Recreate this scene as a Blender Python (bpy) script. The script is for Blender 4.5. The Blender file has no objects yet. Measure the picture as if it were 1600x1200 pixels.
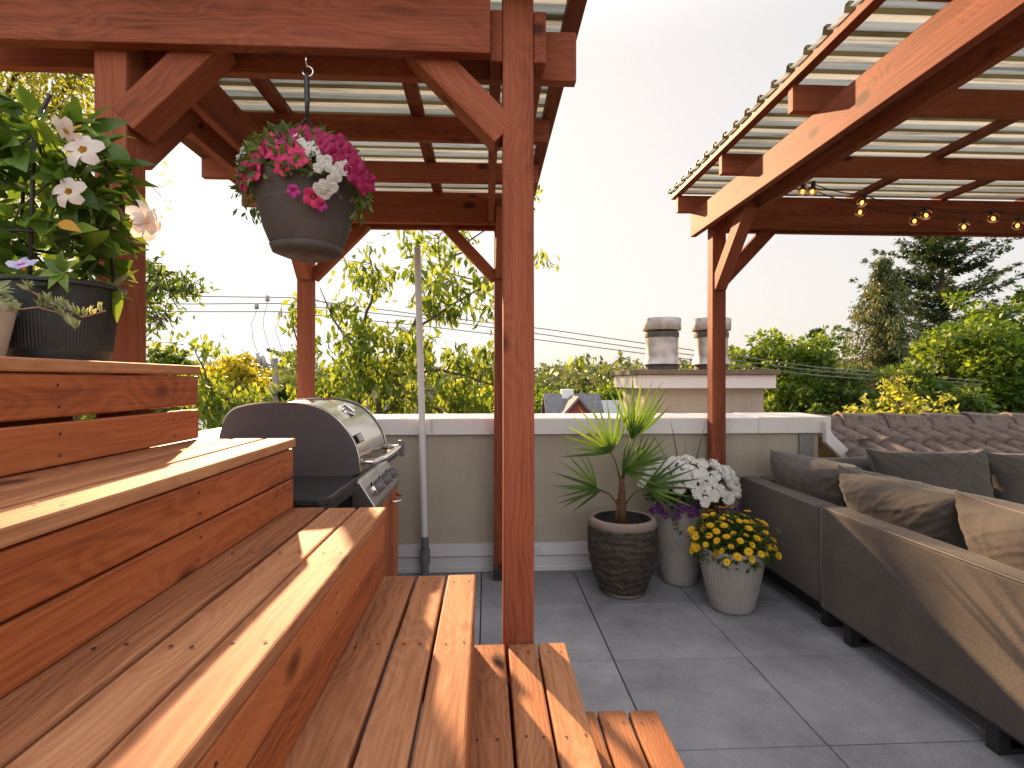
import bpy, bmesh, math, random
import numpy as np
from mathutils import Vector, Matrix, Euler, Quaternion
R = math.radians
random.seed(7)
rng = np.random.default_rng(11)
scn = bpy.context.scene
COL = scn.collection

# ------------------------------------------------------------------ camera
CAM_H = 1.275
YAW = math.atan(40/835)
cam_d = bpy.data.cameras.new('camera')
cam = bpy.data.objects.new('camera', cam_d); COL.objects.link(cam)
cam.location = (0, 0, CAM_H)
cam.rotation_euler = (R(90), 0, -YAW)
cam_d.sensor_width = 36; cam_d.lens = 36*835/1600
cam_d.shift_y = -5/1600
cam_d.clip_start = 0.02; cam_d.clip_end = 5000
scn.camera = cam

# ------------------------------------------------------------------ world, sun
SUN_AZ, SUN_EL = R(22), R(20.5)
w = bpy.data.worlds.new('World'); scn.world = w; w.use_nodes = True
nt = w.node_tree; nt.nodes.clear()
sky = nt.nodes.new('ShaderNodeTexSky'); sky.sky_type = 'NISHITA'; sky.sun_disc = False
sky.sun_elevation = SUN_EL; sky.sun_rotation = -SUN_AZ
sky.altitude = 50; sky.air_density = 1.0; sky.dust_density = 4.0; sky.ozone_density = 1.0
bg = nt.nodes.new('ShaderNodeBackground'); bg.inputs['Strength'].default_value = 0.15
out = nt.nodes.new('ShaderNodeOutputWorld')
wm = nt.nodes.new('ShaderNodeMixRGB'); wm.blend_type = 'MULTIPLY'; wm.inputs[0].default_value = 1; wm.inputs[2].default_value = (1.0, .94, .90, 1)
nt.links.new(sky.outputs[0], wm.inputs[1])
# flat pale colour mixed in: evens the sky out and lifts the shade
dv = nt.nodes.new('ShaderNodeVectorMath'); dv.operation = 'MULTIPLY_ADD'; dv.inputs[1].default_value = (1/2.6,)*3; dv.inputs[2].default_value = (1, 1, 1)
vm = nt.nodes.new('ShaderNodeVectorMath'); vm.operation = 'DIVIDE'
nt.links.new(wm.outputs[0], dv.inputs[0]); nt.links.new(wm.outputs[0], vm.inputs[0]); nt.links.new(dv.outputs[0], vm.inputs[1])
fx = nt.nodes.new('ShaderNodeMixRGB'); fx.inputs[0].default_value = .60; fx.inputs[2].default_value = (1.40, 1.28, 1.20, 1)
nt.links.new(vm.outputs[0], fx.inputs[1]); # boost added overhead and behind the camera as unseen fill light
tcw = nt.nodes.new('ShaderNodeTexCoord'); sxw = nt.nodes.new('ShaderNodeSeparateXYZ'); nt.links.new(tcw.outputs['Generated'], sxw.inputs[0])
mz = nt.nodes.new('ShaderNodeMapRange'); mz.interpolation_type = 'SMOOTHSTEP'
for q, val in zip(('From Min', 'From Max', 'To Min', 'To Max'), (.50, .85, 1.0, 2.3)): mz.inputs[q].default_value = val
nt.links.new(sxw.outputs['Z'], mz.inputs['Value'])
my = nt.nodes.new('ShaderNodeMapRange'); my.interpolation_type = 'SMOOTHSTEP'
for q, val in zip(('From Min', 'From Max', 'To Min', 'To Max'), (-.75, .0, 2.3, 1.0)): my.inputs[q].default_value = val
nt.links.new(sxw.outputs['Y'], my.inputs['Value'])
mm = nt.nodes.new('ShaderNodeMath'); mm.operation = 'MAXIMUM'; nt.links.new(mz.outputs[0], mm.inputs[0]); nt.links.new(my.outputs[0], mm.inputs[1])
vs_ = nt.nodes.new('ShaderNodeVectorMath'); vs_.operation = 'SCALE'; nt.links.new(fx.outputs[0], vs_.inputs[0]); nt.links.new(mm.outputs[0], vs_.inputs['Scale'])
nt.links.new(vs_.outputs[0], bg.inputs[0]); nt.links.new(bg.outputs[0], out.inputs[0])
sl = bpy.data.lights.new('sun', 'SUN'); sl.energy = 3.6; sl.angle = R(0.9); sl.color = (1.0, 0.65, 0.36)
so = bpy.data.objects.new('sun', sl); COL.objects.link(so)
sd = Vector((-math.sin(SUN_AZ)*math.cos(SUN_EL), math.cos(SUN_AZ)*math.cos(SUN_EL), math.sin(SUN_EL)))
so.rotation_euler = sd.to_track_quat('Z', 'Y').to_euler()
scn.view_settings.view_transform = 'Standard'; scn.view_settings.look = 'None'
scn.view_settings.exposure = 2.1; scn.view_settings.gamma = 1
scn.cycles.caustics_reflective = False; scn.cycles.caustics_refractive = False; scn.cycles.max_bounces = 8; scn.cycles.transparent_max_bounces = 8

# ------------------------------------------------------------------ helpers
def at(px, py, Y):
    "a point of the photograph turned into the world point at depth Y"
    a = (px-800)/835; b = (595-py)/835
    S, C = math.sin(YAW), math.cos(YAW)
    rx = S+a*C; ry = C-a*S
    t = Y/ry
    return Vector((rx*t, Y, CAM_H+b*t))

def tag(o, label=None, cat=None, group=None, kind=None):
    if label: o['label'] = label
    if cat: o['category'] = cat
    if group: o['group'] = group
    if kind: o['kind'] = kind
    return o

def empty(name, loc, label, cat, group=None):
    o = bpy.data.objects.new(name, None); COL.objects.link(o)
    o.location = loc; o.empty_display_size = .1
    return tag(o, label, cat, group)

def world_loc(o):
    v = Vector(o.location)
    while o.parent: o = o.parent; v = v + Vector(o.location)
    return v

class MB:
    def __init__(s): s.v = []; s.f = []; s.m = []
    def add(s, vs, fs, m=0):
        n = len(s.v); s.v += [tuple(v) for v in vs]
        s.f += [tuple(i+n for i in f) for f in fs]; s.m += [m]*len(fs); return s
    def box(s, c, size, rot=None, m=0):
        x, y, z = size[0]/2, size[1]/2, size[2]/2
        vs = [Vector((a, b, d)) for a in (-x, x) for b in (-y, y) for d in (-z, z)]
        if rot is not None: vs = [rot @ v for v in vs]
        c = Vector(c)
        return s.add([v+c for v in vs], [(0,1,3,2),(4,6,7,5),(0,4,5,1),(2,3,7,6),(0,2,6,4),(1,5,7,3)], m)
    def prism(s, poly, axis, a, b, m=0):
        "polygon of (u,v) extruded along an axis from a to b"
        def P(u, v, t): return {'x': (t, u, v), 'y': (u, t, v), 'z': (u, v, t)}[axis]
        n = len(poly)
        vs = [P(u, v, a) for u, v in poly]+[P(u, v, b) for u, v in poly]
        fs = [tuple(range(n))[::-1], tuple(range(n, 2*n))]+[(i, (i+1) % n, n+(i+1) % n, n+i) for i in range(n)]
        return s.add(vs, fs, m)
    def tube(s, pts, r, seg=8, m=0, r2=None, cap=True):
        pts = [Vector(p) for p in pts]; n = len(pts)
        if r2 is None: rs = r if isinstance(r, (list, tuple)) else [r]*n
        else: rs = [r+(r2-r)*i/(n-1) for i in range(n)]
        vs = []; prev = None
        for i, p in enumerate(pts):
            t = (pts[min(i+1, n-1)]-pts[max(i-1, 0)]).normalized()
            if prev is None:
                u = t.orthogonal().normalized()
            else:
                u = (prev-t*prev.dot(t))
                u = u.normalized() if u.length > 1e-6 else t.orthogonal().normalized()
            prev = u; q = t.cross(u)
            for k in range(seg):
                a = 2*math.pi*k/seg
                vs.append(p+(u*math.cos(a)+q*math.sin(a))*rs[i])
        fs = [(i*seg+k, i*seg+(k+1) % seg, (i+1)*seg+(k+1) % seg, (i+1)*seg+k) for i in range(n-1) for k in range(seg)]
        if cap: fs += [tuple(range(seg))[::-1], tuple(range((n-1)*seg, n*seg))]
        return s.add(vs, fs, m)
    def lathe(s, prof, c, seg=40, m=0, rib=None, wob=None):
        c = Vector(c); vs = []
        for i, (r, z) in enumerate(prof):
            for k in range(seg):
                a = 2*math.pi*k/seg; rr = r
                if rib and rib[1] <= i <= rib[2]: rr = r+(rib[0] if k % 2 else 0)
                if wob: rr = rr+wob(a, z, i)
                vs.append(c+Vector((rr*math.cos(a), rr*math.sin(a), z)))
        n = len(prof)
        fs = [(i*seg+k, i*seg+(k+1) % seg, (i+1)*seg+(k+1) % seg, (i+1)*seg+k) for i in range(n-1) for k in range(seg)]
        return s.add(vs, fs, m)
    def ball(s, c, r, seg=10, rings=7, m=0, sc=(1, 1, 1)):
        c = Vector(c); vs = [c+Vector((0, 0, -r*sc[2]))]
        for i in range(1, rings):
            t = math.pi*i/rings
            for k in range(seg):
                a = 2*math.pi*k/seg
                vs.append(c+Vector((r*sc[0]*math.sin(t)*math.cos(a), r*sc[1]*math.sin(t)*math.sin(a), -r*sc[2]*math.cos(t))))
        vs.append(c+Vector((0, 0, r*sc[2])))
        fs = [(0, 1+(k+1) % seg, 1+k) for k in range(seg)]
        for i in range(rings-2):
            for k in range(seg):
                a = 1+i*seg; b = a+seg
                fs.append((a+k, a+(k+1) % seg, b+(k+1) % seg, b+k))
        L = len(vs)-1; a = 1+(rings-2)*seg
        fs += [(a+k, a+(k+1) % seg, L) for k in range(seg)]
        return s.add(vs, fs, m)
    def mesh(s, name, mats, smooth=False, org=(0, 0, 0)):
        me = bpy.data.meshes.new(name)
        o = Vector(org)
        me.from_pydata([tuple(Vector(v)-o) for v in s.v], [], s.f)
        for mt in (mats if isinstance(mats, (list, tuple)) else [mats]): me.materials.append(mt)
        me.polygons.foreach_set('material_index', s.m)
        if smooth: me.polygons.foreach_set('use_smooth', [True]*len(s.f))
        me.update(); return me
    def build(s, name, mats, parent=None, smooth=False, bevel=0, org=None, angle=None, seg=2):
        if org is None:
            if parent is not None: org = world_loc(parent)
            else: org = (0, 0, 0)
        me = s.mesh(name, mats, smooth, org)
        bm = bmesh.new(); bm.from_mesh(me); bmesh.ops.recalc_face_normals(bm, faces=bm.faces); bm.to_mesh(me); bm.free()
        o = bpy.data.objects.new(name, me); COL.objects.link(o)
        if parent is not None:
            o.parent = parent; o.location = Vector(org)-world_loc(parent)
        else: o.location = org
        if angle: me.set_sharp_from_angle(angle=R(angle))
        if bevel:
            b = o.modifiers.new('bevel', 'BEVEL'); b.width = bevel; b.segments = seg; b.limit_method = 'ANGLE'; b.angle_limit = R(35)
            b.harden_normals = False
        return o

# ------------------------------------------------------------------ materials
def mat(name):
    m = bpy.data.materials.new(name); m.use_nodes = True
    n = m.node_tree.nodes; b = n['Principled BSDF']
    return m, n, m.node_tree.links, b
def node(n, t, **k):
    x = n.new(t)
    for a, v in k.items():
        if a.startswith('i_'):
            x.inputs[a[2:].replace('_', ' ')].default_value = v
        else: setattr(x, a, v)
    return x
def ramp(n, stops, interp='LINEAR'):
    r = n.new('ShaderNodeValToRGB'); e = r.color_ramp.elements; r.color_ramp.interpolation = interp
    while len(e) < len(stops): e.new(.5)
    for i, (p, c) in enumerate(stops): e[i].position = p; e[i].color = (*c, 1) if len(c) == 3 else c
    return r
def mth(n, op, a=None, b=None, clamp=False):
    x = n.new('ShaderNodeMath'); x.operation = op; x.use_clamp = clamp
    if a is not None and not hasattr(a, 'node'): x.inputs[0].default_value = a
    if b is not None and not hasattr(b, 'node'): x.inputs[1].default_value = b
    return x

def simple(name, col, rough=.6, metal=0, var=.12, scale=6, bump=0, bscale=60, spec=.5, dirt=None, streak=None):
    m, n, l, b = mat(name)
    tc = node(n, 'ShaderNodeTexCoord')
    ns = node(n, 'ShaderNodeTexNoise', i_Scale=scale, i_Detail=6.0, i_Roughness=.6)
    l.new(tc.outputs['Object'], ns.inputs['Vector'])
    c = Vector(col)
    r = ramp(n, [(.3, tuple(c*(1-var))), (.7, tuple(min(1, x) for x in c*(1+var)))])
    l.new(ns.outputs['Fac'], r.inputs[0])
    last = r.outputs[0]
    if dirt:
        n2 = node(n, 'ShaderNodeTexNoise', i_Scale=dirt[1], i_Detail=8.0, i_Roughness=.7)
        if streak:
            mpp = node(n, 'ShaderNodeMapping'); mpp.inputs['Scale'].default_value = streak; l.new(tc.outputs['Object'], mpp.inputs[0]); l.new(mpp.outputs[0], n2.inputs['Vector'])
        else: l.new(tc.outputs['Object'], n2.inputs['Vector'])
        r2 = ramp(n, [(dirt[2], (0, 0, 0)), (dirt[2]+.15, (1, 1, 1))])
        l.new(n2.outputs['Fac'], r2.inputs[0])
        mx = node(n, 'ShaderNodeMixRGB'); l.new(r2.outputs[0], mx.inputs[0]); l.new(last, mx.inputs[1]); mx.inputs[2].default_value = (*dirt[0], 1)
        last = mx.outputs[0]
    l.new(last, b.inputs['Base Color'])
    b.inputs['Roughness'].default_value = rough; b.inputs['Metallic'].default_value = metal
    b.inputs['Specular IOR Level'].default_value = spec
    if bump:
        n3 = node(n, 'ShaderNodeTexNoise', i_Scale=bscale, i_Detail=5.0)
        l.new(tc.outputs['Object'], n3.inputs['Vector'])
        bp = node(n, 'ShaderNodeBump', i_Strength=bump, i_Distance=.01); l.new(n3.outputs['Fac'], bp.inputs['Height'])
        l.new(bp.outputs[0], b.inputs['Normal'])
    return m

def wood(name, dark, mid, light, rough=.5, knot=.9, spec=.18):
    m, n, l, b = mat(name)
    tc = node(n, 'ShaderNodeTexCoord'); oi = node(n, 'ShaderNodeObjectInfo')
    off = node(n, 'ShaderNodeVectorMath', operation='SCALE'); off.inputs[0].default_value = (31, 17, 23); l.new(oi.outputs['Random'], off.inputs['Scale'])
    add = node(n, 'ShaderNodeVectorMath', operation='ADD'); l.new(tc.outputs['Object'], add.inputs[0]); l.new(off.outputs[0], add.inputs[1])
    vec = add.outputs[0]
    def scaled(sx, sy, sz):
        mp = node(n, 'ShaderNodeMapping'); mp.inputs['Scale'].default_value = (sx, sy, sz); l.new(vec, mp.inputs['Vector']); return mp.outputs[0]
    # knots
    vo = node(n, 'ShaderNodeTexVoronoi', i_Scale=1.0); l.new(scaled(3.2, 5.5, 5.5), vo.inputs['Vector'])
    kn = node(n, 'ShaderNodeMapRange'); kn.inputs['From Min'].default_value = .08; kn.inputs['From Max'].default_value = .17; kn.inputs['To Min'].default_value = 1; kn.inputs['To Max'].default_value = 0; l.new(vo.outputs['Distance'], kn.inputs['Value'])
    kw = node(n, 'ShaderNodeMapRange'); kw.inputs['From Min'].default_value = 0; kw.inputs['From Max'].default_value = .5; kw.inputs['To Min'].default_value = .7; kw.inputs['To Max'].default_value = 0; l.new(vo.outputs['Distance'], kw.inputs['Value'])
    # warped growth bands
    n1 = node(n, 'ShaderNodeTexNoise', i_Scale=1.0, i_Detail=3.0); l.new(scaled(1.1, 5, 5), n1.inputs['Vector'])
    s1 = mth(n, 'MULTIPLY', b=3.2); l.new(n1.outputs['Fac'], s1.inputs[0])
    s2 = mth(n, 'ADD'); l.new(s1.outputs[0], s2.inputs[0]); l.new(kw.outputs[0], s2.inputs[1])
    sx = node(n, 'ShaderNodeSeparateXYZ'); l.new(vec, sx.inputs[0])
    s3 = mth(n, 'MULTIPLY', b=9.0); l.new(sx.outputs['Y'], s3.inputs[0])
    s3b = mth(n, 'MULTIPLY', b=7.0); l.new(sx.outputs['Z'], s3b.inputs[0])
    s4 = mth(n, 'ADD'); l.new(s3.outputs[0], s4.inputs[0]); l.new(s3b.outputs[0], s4.inputs[1])
    s5 = mth(n, 'ADD'); l.new(s4.outputs[0], s5.inputs[0]); l.new(s2.outputs[0], s5.inputs[1])
    s6 = mth(n, 'MULTIPLY', b=34.0); l.new(s5.outputs[0], s6.inputs[0])
    s7 = mth(n, 'SINE'); l.new(s6.outputs[0], s7.inputs[0])
    n2 = node(n, 'ShaderNodeTexNoise', i_Scale=1.0, i_Detail=6.0, i_Roughness=.65); l.new(scaled(4, 150, 150), n2.inputs['Vector'])
    n3 = node(n, 'ShaderNodeTexNoise', i_Scale=1.0, i_Detail=4.0); l.new(scaled(1.4, 14, 14), n3.inputs['Vector'])
    # fac
    a1 = mth(n, 'MULTIPLY', b=.045); l.new(s7.outputs[0], a1.inputs[0])
    a2 = mth(n, 'MULTIPLY', b=.55); l.new(n2.outputs['Fac'], a2.inputs[0])
    a3 = mth(n, 'MULTIPLY', b=.55); l.new(n3.outputs['Fac'], a3.inputs[0])
    a4 = mth(n, 'ADD'); l.new(a1.outputs[0], a4.inputs[0]); l.new(a2.outputs[0], a4.inputs[1])
    a5 = mth(n, 'ADD'); l.new(a4.outputs[0], a5.inputs[0]); l.new(a3.outputs[0], a5.inputs[1])
    rr = mth(n, 'MULTIPLY_ADD'); l.new(oi.outputs['Random'], rr.inputs[0]); rr.inputs[1].default_value = .26; rr.inputs[2].default_value = -.12
    a6 = mth(n, 'ADD'); l.new(a5.outputs[0], a6.inputs[0]); l.new(rr.outputs[0], a6.inputs[1])
    cr = ramp(n, [(.3, dark), (.55, mid), (.85, light)]); l.new(a6.outputs[0], cr.inputs[0])
    mx = node(n, 'ShaderNodeMixRGB'); km = mth(n, 'MULTIPLY', b=knot); l.new(kn.outputs[0], km.inputs[0]); l.new(km.outputs[0], mx.inputs[0])
    l.new(cr.outputs[0], mx.inputs[1]); mx.inputs[2].default_value = (dark[0]*.45, dark[1]*.5, dark[2]*.6, 1)
    l.new(mx.outputs[0], b.inputs['Base Color'])
    b.inputs['Roughness'].default_value = rough; b.inputs['Specular IOR Level'].default_value = spec
    bp = node(n, 'ShaderNodeBump', i_Strength=.35, i_Distance=.004); l.new(a5.outputs[0], bp.inputs['Height']); l.new(bp.outputs[0], b.inputs['Normal'])
    return m

def leafmat(name, c1, c2, c3, trans=.4, rough=.5, nscale=1.5):
    m, n, l, b = mat(name)
    at_ = node(n, 'ShaderNodeAttribute', attribute_name='rnd')
    tc = node(n, 'ShaderNodeTexCoord')
    ns = node(n, 'ShaderNodeTexNoise', i_Scale=nscale, i_Detail=3.0); l.new(tc.outputs['Object'], ns.inputs['Vector'])
    a = mth(n, 'MULTIPLY', b=.5); l.new(at_.outputs['Fac'], a.inputs[0])
    a2 = mth(n, 'MULTIPLY', b=.7); l.new(ns.outputs['Fac'], a2.inputs[0])
    s = mth(n, 'ADD'); l.new(a.outputs[0], s.inputs[0]); l.new(a2.outputs[0], s.inputs[1])
    r = ramp(n, [(.3, c1), (.6, c2), (.85, c3)]); l.new(s.outputs[0], r.inputs[0])
    l.new(r.outputs[0], b.inputs['Base Color']); b.inputs['Roughness'].default_value = rough
    b.inputs['Specular IOR Level'].default_value = .35
    tr = node(n, 'ShaderNodeBsdfTranslucent')
    br = node(n, 'ShaderNodeMixRGB', blend_type='MULTIPLY'); br.inputs[0].default_value = 1; l.new(r.outputs[0], br.inputs[1]); br.inputs[2].default_value = (1.6, 1.5, .7, 1)
    l.new(br.outputs[0], tr.inputs['Color'])
    mx = node(n, 'ShaderNodeMixShader'); mx.inputs[0].default_value = trans
    l.new(b.outputs[0], mx.inputs[1]); l.new(tr.outputs[0], mx.inputs[2])
    l.new(mx.outputs[0], n['Material Output'].inputs['Surface'])
    return m

def petal(name, c, c2=None, trans=.3):
    m, n, l, b = mat(name)
    tc = node(n, 'ShaderNodeTexCoord'); ns = node(n, 'ShaderNodeTexNoise', i_Scale=30.0, i_Detail=2.0); l.new(tc.outputs['Object'], ns.inputs['Vector'])
    c2 = c2 or tuple(x*.8 for x in c)
    r = ramp(n, [(.35, c2), (.6, c)]); l.new(ns.outputs['Fac'], r.inputs[0]); l.new(r.outputs[0], b.inputs['Base Color'])
    b.inputs['Roughness'].default_value = .6
    tr = node(n, 'ShaderNodeBsdfTranslucent'); l.new(r.outputs[0], tr.inputs['Color'])
    mx = node(n, 'ShaderNodeMixShader'); mx.inputs[0].default_value = trans
    l.new(b.outputs[0], mx.inputs[1]); l.new(tr.outputs[0], mx.inputs[2]); l.new(mx.outputs[0], n['Material Output'].inputs['Surface'])
    return m

W_FACE = wood('stained_cedar_face', (.17, .040, .014), (.38, .108, .038), (.52, .175, .068), .5)
W_TREAD = wood('stained_cedar_tread', (.18, .066, .032), (.36, .150, .070), (.54, .27, .135), .68, spec=.12)
W_POST = wood('stained_cedar_post', (.13, .034, .018), (.27, .076, .038), (.37, .125, .066), .65, spec=.12)
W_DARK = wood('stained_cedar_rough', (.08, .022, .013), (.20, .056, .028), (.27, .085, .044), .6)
M_SCREW = simple('screw_hole', (.03, .012, .008), .8)
M_PAVER = None
def paver():
    m, n, l, b = mat('porcelain_paver')
    tc = node(n, 'ShaderNodeTexCoord')
    n1 = node(n, 'ShaderNodeTexNoise', i_Scale=2.2, i_Detail=8.0, i_Roughness=.68); l.new(tc.outputs['Object'], n1.inputs['Vector'])
    n2 = node(n, 'ShaderNodeTexNoise', i_Scale=170.0, i_Detail=4.0); l.new(tc.outputs['Object'], n2.inputs['Vector'])
    at_ = node(n, 'ShaderNodeAttribute', attribute_name='rnd')
    r1 = ramp(n, [(.32, (.19, .195, .222)), (.68, (.37, .377, .408))]); l.new(n1.outputs['Fac'], r1.inputs[0])
    r2 = ramp(n, [(.35, (.72, .72, .72)), (.7, (1.2, 1.2, 1.2))]); l.new(n2.outputs['Fac'], r2.inputs[0])
    mx = node(n, 'ShaderNodeMixRGB', blend_type='MULTIPLY'); mx.inputs[0].default_value = .8; l.new(r1.outputs[0], mx.inputs[1]); l.new(r2.outputs[0], mx.inputs[2])
    r3 = ramp(n, [(0, (.86, .86, .86)), (1, (1.1, 1.1, 1.1))]); l.new(at_.outputs['Fac'], r3.inputs[0])
    m2 = node(n, 'ShaderNodeMixRGB', blend_type='MULTIPLY'); m2.inputs[0].default_value = 1; l.new(mx.outputs[0], m2.inputs[1]); l.new(r3.outputs[0], m2.inputs[2])
    l.new(m2.outputs[0], b.inputs['Base Color']); b.inputs['Roughness'].default_value = .62
    bp = node(n, 'ShaderNodeBump', i_Strength=.25, i_Distance=.003); l.new(n2.outputs['Fac'], bp.inputs['Height']); l.new(bp.outputs[0], b.inputs['Normal'])
    return m
M_PAVER = paver()
M_GAP = simple('paver_gap', (.02, .02, .02), .9)
M_STUCCO = simple('stucco_taupe', (.41, .355, .285), .85, var=.06, scale=2.0, bump=.35, bscale=220, dirt=((.345, .30, .24), 1.6, .54), streak=(2.2, 2.2, .35))
M_WHITE = simple('coated_white_metal', (.70, .66, .66), .4, var=.05, scale=3, dirt=((.42, .39, .38), 5, .68))
M_TRIM = simple('grey_base_trim', (.55, .54, .56), .45, var=.06, scale=4, dirt=((.3, .29, .29), 4, .62))
M_GREYL = simple('grey_ledge', (.20, .19, .175), .6)
M_PVC = simple('white_plastic_pipe', (.66, .62, .62), .35, var=.05, dirt=((.4, .37, .36), 14, .63))
M_PIPEG = simple('grey_rubber_coupling', (.14, .135, .145), .5)
M_BLACK = simple('black_plastic', (.028, .027, .028), .45, var=.2, scale=20, bump=.1, bscale=80)
M_CHAR = simple('charcoal_resin', (.085, .070, .066), .68, var=.12, scale=12, bump=.15, bscale=40, spec=.2)
M_STEEL = simple('brushed_steel', (.46, .435, .40), .17, 1.0, var=.06, scale=30)
M_STEELD = simple('dull_steel', (.40, .385, .37), .33, 1.0, var=.08, scale=30)
M_CHROME = simple('polished_chrome', (.7, .68, .67), .1, 1.0, var=.03)
M_ENAMEL = simple('grey_enamel', (.062, .058, .064), .38, var=.06, scale=3)
M_ENAMELD = simple('dark_enamel', (.028, .028, .03), .35, var=.1, scale=6)
M_IRON = simple('black_steel', (.018, .017, .018), .45, var=.2)
M_KNOB = simple('knob_plastic', (.16, .15, .16), .35, var=.06)
M_SOIL = simple('dark_soil', (.02, .014, .010), .95, var=.5, scale=90, bump=1, bscale=120)
M_CONC = simple('pale_glazed_pot', (.34, .32, .29), .5, var=.16, scale=5, bump=.25, bscale=30, dirt=((.22, .2, .175), 7, .6))
M_CREAM = simple('cream_pot', (.62, .57, .48), .5, var=.06, scale=5, dirt=((.45, .40, .33), 11, .66))
def fabric():
    m, n, l, b = mat('charcoal_fabric')
    tc = node(n, 'ShaderNodeTexCoord')
    n1 = node(n, 'ShaderNodeTexNoise', i_Scale=330.0, i_Detail=3.0); l.new(tc.outputs['Object'], n1.inputs['Vector'])
    n2 = node(n, 'ShaderNodeTexNoise', i_Scale=5.0, i_Detail=4.0); l.new(tc.outputs['Object'], n2.inputs['Vector'])
    mx = mth(n, 'MULTIPLY_ADD'); l.new(n1.outputs['Fac'], mx.inputs[0]); mx.inputs[1].default_value = .75; 
    k = mth(n, 'MULTIPLY', b=.25); l.new(n2.outputs['Fac'], k.inputs[0]); l.new(k.outputs[0], mx.inputs[2])
    r = ramp(n, [(.35, (.037, .031, .029)), (.65, (.112, .090, .076))]); l.new(mx.outputs[0], r.inputs[0]); l.new(r.outputs[0], b.inputs['Base Color'])
    b.inputs['Roughness'].default_value = .85; b.inputs['Sheen Weight'].default_value = .15; b.inputs['Sheen Roughness'].default_value = .4
    bp = node(n, 'ShaderNodeBump', i_Strength=.4, i_Distance=.002); l.new(n1.outputs['Fac'], bp.inputs['Height']); l.new(bp.outputs[0], b.inputs['Normal'])
    return m
M_FAB = fabric()
M_PIPING = simple('grey_piping', (.17, .15, .14), .8)
def corrug(name, c):
    m, n, l, b = mat(name)
    oi = node(n, 'ShaderNodeObjectInfo')
    tc = node(n, 'ShaderNodeTexCoord'); ns = node(n, 'ShaderNodeTexNoise', i_Scale=1.6, i_Detail=7.0, i_Roughness=.7)
    mp = node(n, 'ShaderNodeMapping'); mp.inputs['Scale'].default_value = (.6, 9, 3); l.new(tc.outputs['Object'], mp.inputs[0]); l.new(mp.outputs[0], ns.inputs[0])
    C = Vector(c); r = ramp(n, [(.32, tuple(C*.5)), (.5, tuple(C*.9)), (.75, tuple(C))]); l.new(ns.outputs['Fac'], r.inputs[0])
    hv = node(n, 'ShaderNodeMixRGB', blend_type='MULTIPLY'); hv.inputs[0].default_value = 1; l.new(r.outputs[0], hv.inputs[1])
    rr = ramp(n, [(0, (.8, .8, .78)), (1, (1, 1, 1))]); l.new(oi.outputs['Random'], rr.inputs[0]); l.new(rr.outputs[0], hv.inputs[2])
    l.new(hv.outputs[0], b.inputs['Base Color']); b.inputs['Roughness'].default_value = .35
    tr = node(n, 'ShaderNodeBsdfTranslucent'); l.new(hv.outputs[0], tr.inputs[0])
    mx = node(n, 'ShaderNodeMixShader'); mx.inputs[0].default_value = .72
    l.new(b.outputs[0], mx.inputs[1]); l.new(tr.outputs[0], mx.inputs[2]); l.new(mx.outputs[0], n['Material Output'].inputs['Surface'])
    return m
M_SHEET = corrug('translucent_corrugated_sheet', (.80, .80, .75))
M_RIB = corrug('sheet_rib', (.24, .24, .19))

# ------------------------------------------------------------------ timber pieces
def bar(name, p0, p1, wd, ht, m, parent, roll=0.0, up=(0, 0, 1), bevel=.004, screws=None, wob=.0015):
    """a timber from p0 to p1: local X runs along it; wd = local Y, ht = local Z"""
    p0, p1 = Vector(p0), Vector(p1); d = p1-p0; L = d.length; x = d.normalized()
    y = Vector(up).cross(x).normalized(); z = x.cross(y)
    Mx = Matrix((x, y, z)).transposed()
    if roll: Mx = Mx @ Matrix.Rotation(roll, 3, 'X')
    nseg = max(2, int(L/.25)); vs = []; fs = []
    r = random.Random(hash((round(p0.x, 3), round(p0.y, 3), round(p1.z, 3))) & 0xffff)
    ph = r.random()*6; 
    for i in range(nseg+1):
        t = -L/2+L*i/nseg; oy = math.sin(t*2.1+ph)*wob; oz = math.sin(t*1.7+ph*2)*wob*.6
        vs += [(t, -wd/2+oy, -ht/2+oz), (t, wd/2+oy, -ht/2+oz), (t, wd/2+oy, ht/2+oz), (t, -wd/2+oy, ht/2+oz)]
    for i in range(nseg):
        a = i*4
        for k in range(4): fs.append((a+k, a+4+k, a+4+(k+1) % 4, a+(k+1) % 4))
    fs += [(0, 1, 2, 3), (nseg*4+3, nseg*4+2, nseg*4+1, nseg*4)]
    me = bpy.data.meshes.new(name); 
    mi = [0]*len(fs)
    me.from_pydata(vs, [], fs)
    bm = bmesh.new(); bm.from_mesh(me); bmesh.ops.recalc_face_normals(bm, faces=bm.faces)
    if bevel:
        es = [e for e in bm.edges if e.is_manifold and e.calc_face_angle(0) > .8]
        bmesh.ops.bevel(bm, geom=es, offset=bevel, segments=2, affect='EDGES', profile=.5)
    if screws:
        for (sx, sy, side) in screws:      # screw heads: small dark discs 0.6 mm proud; side 'z' top or 'y' face
            vv = []
            for k in range(8):
                a = k*math.pi/4; rr = .0034
                if side == 'z': vv.append(bm.verts.new((sx+rr*math.cos(a), sy+rr*math.sin(a), ht/2+wob+.0009)))
                else: vv.append(bm.verts.new((sx+rr*math.cos(a), side*(wd/2+wob+.0009), sy+rr*math.sin(a))))
            fc = bm.faces.new(vv); fc.material_index = 1
    bm.to_mesh(me); bm.free()
    me.materials.append(m); me.materials.append(M_SCREW)
    o = bpy.data.objects.new(name, me); COL.objects.link(o)
    loc = (p0+p1)/2
    if parent is not None:
        o.parent = parent; loc = loc-world_loc(parent)
    o.location = loc; o.rotation_euler = Mx.to_euler()
    return o

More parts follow.
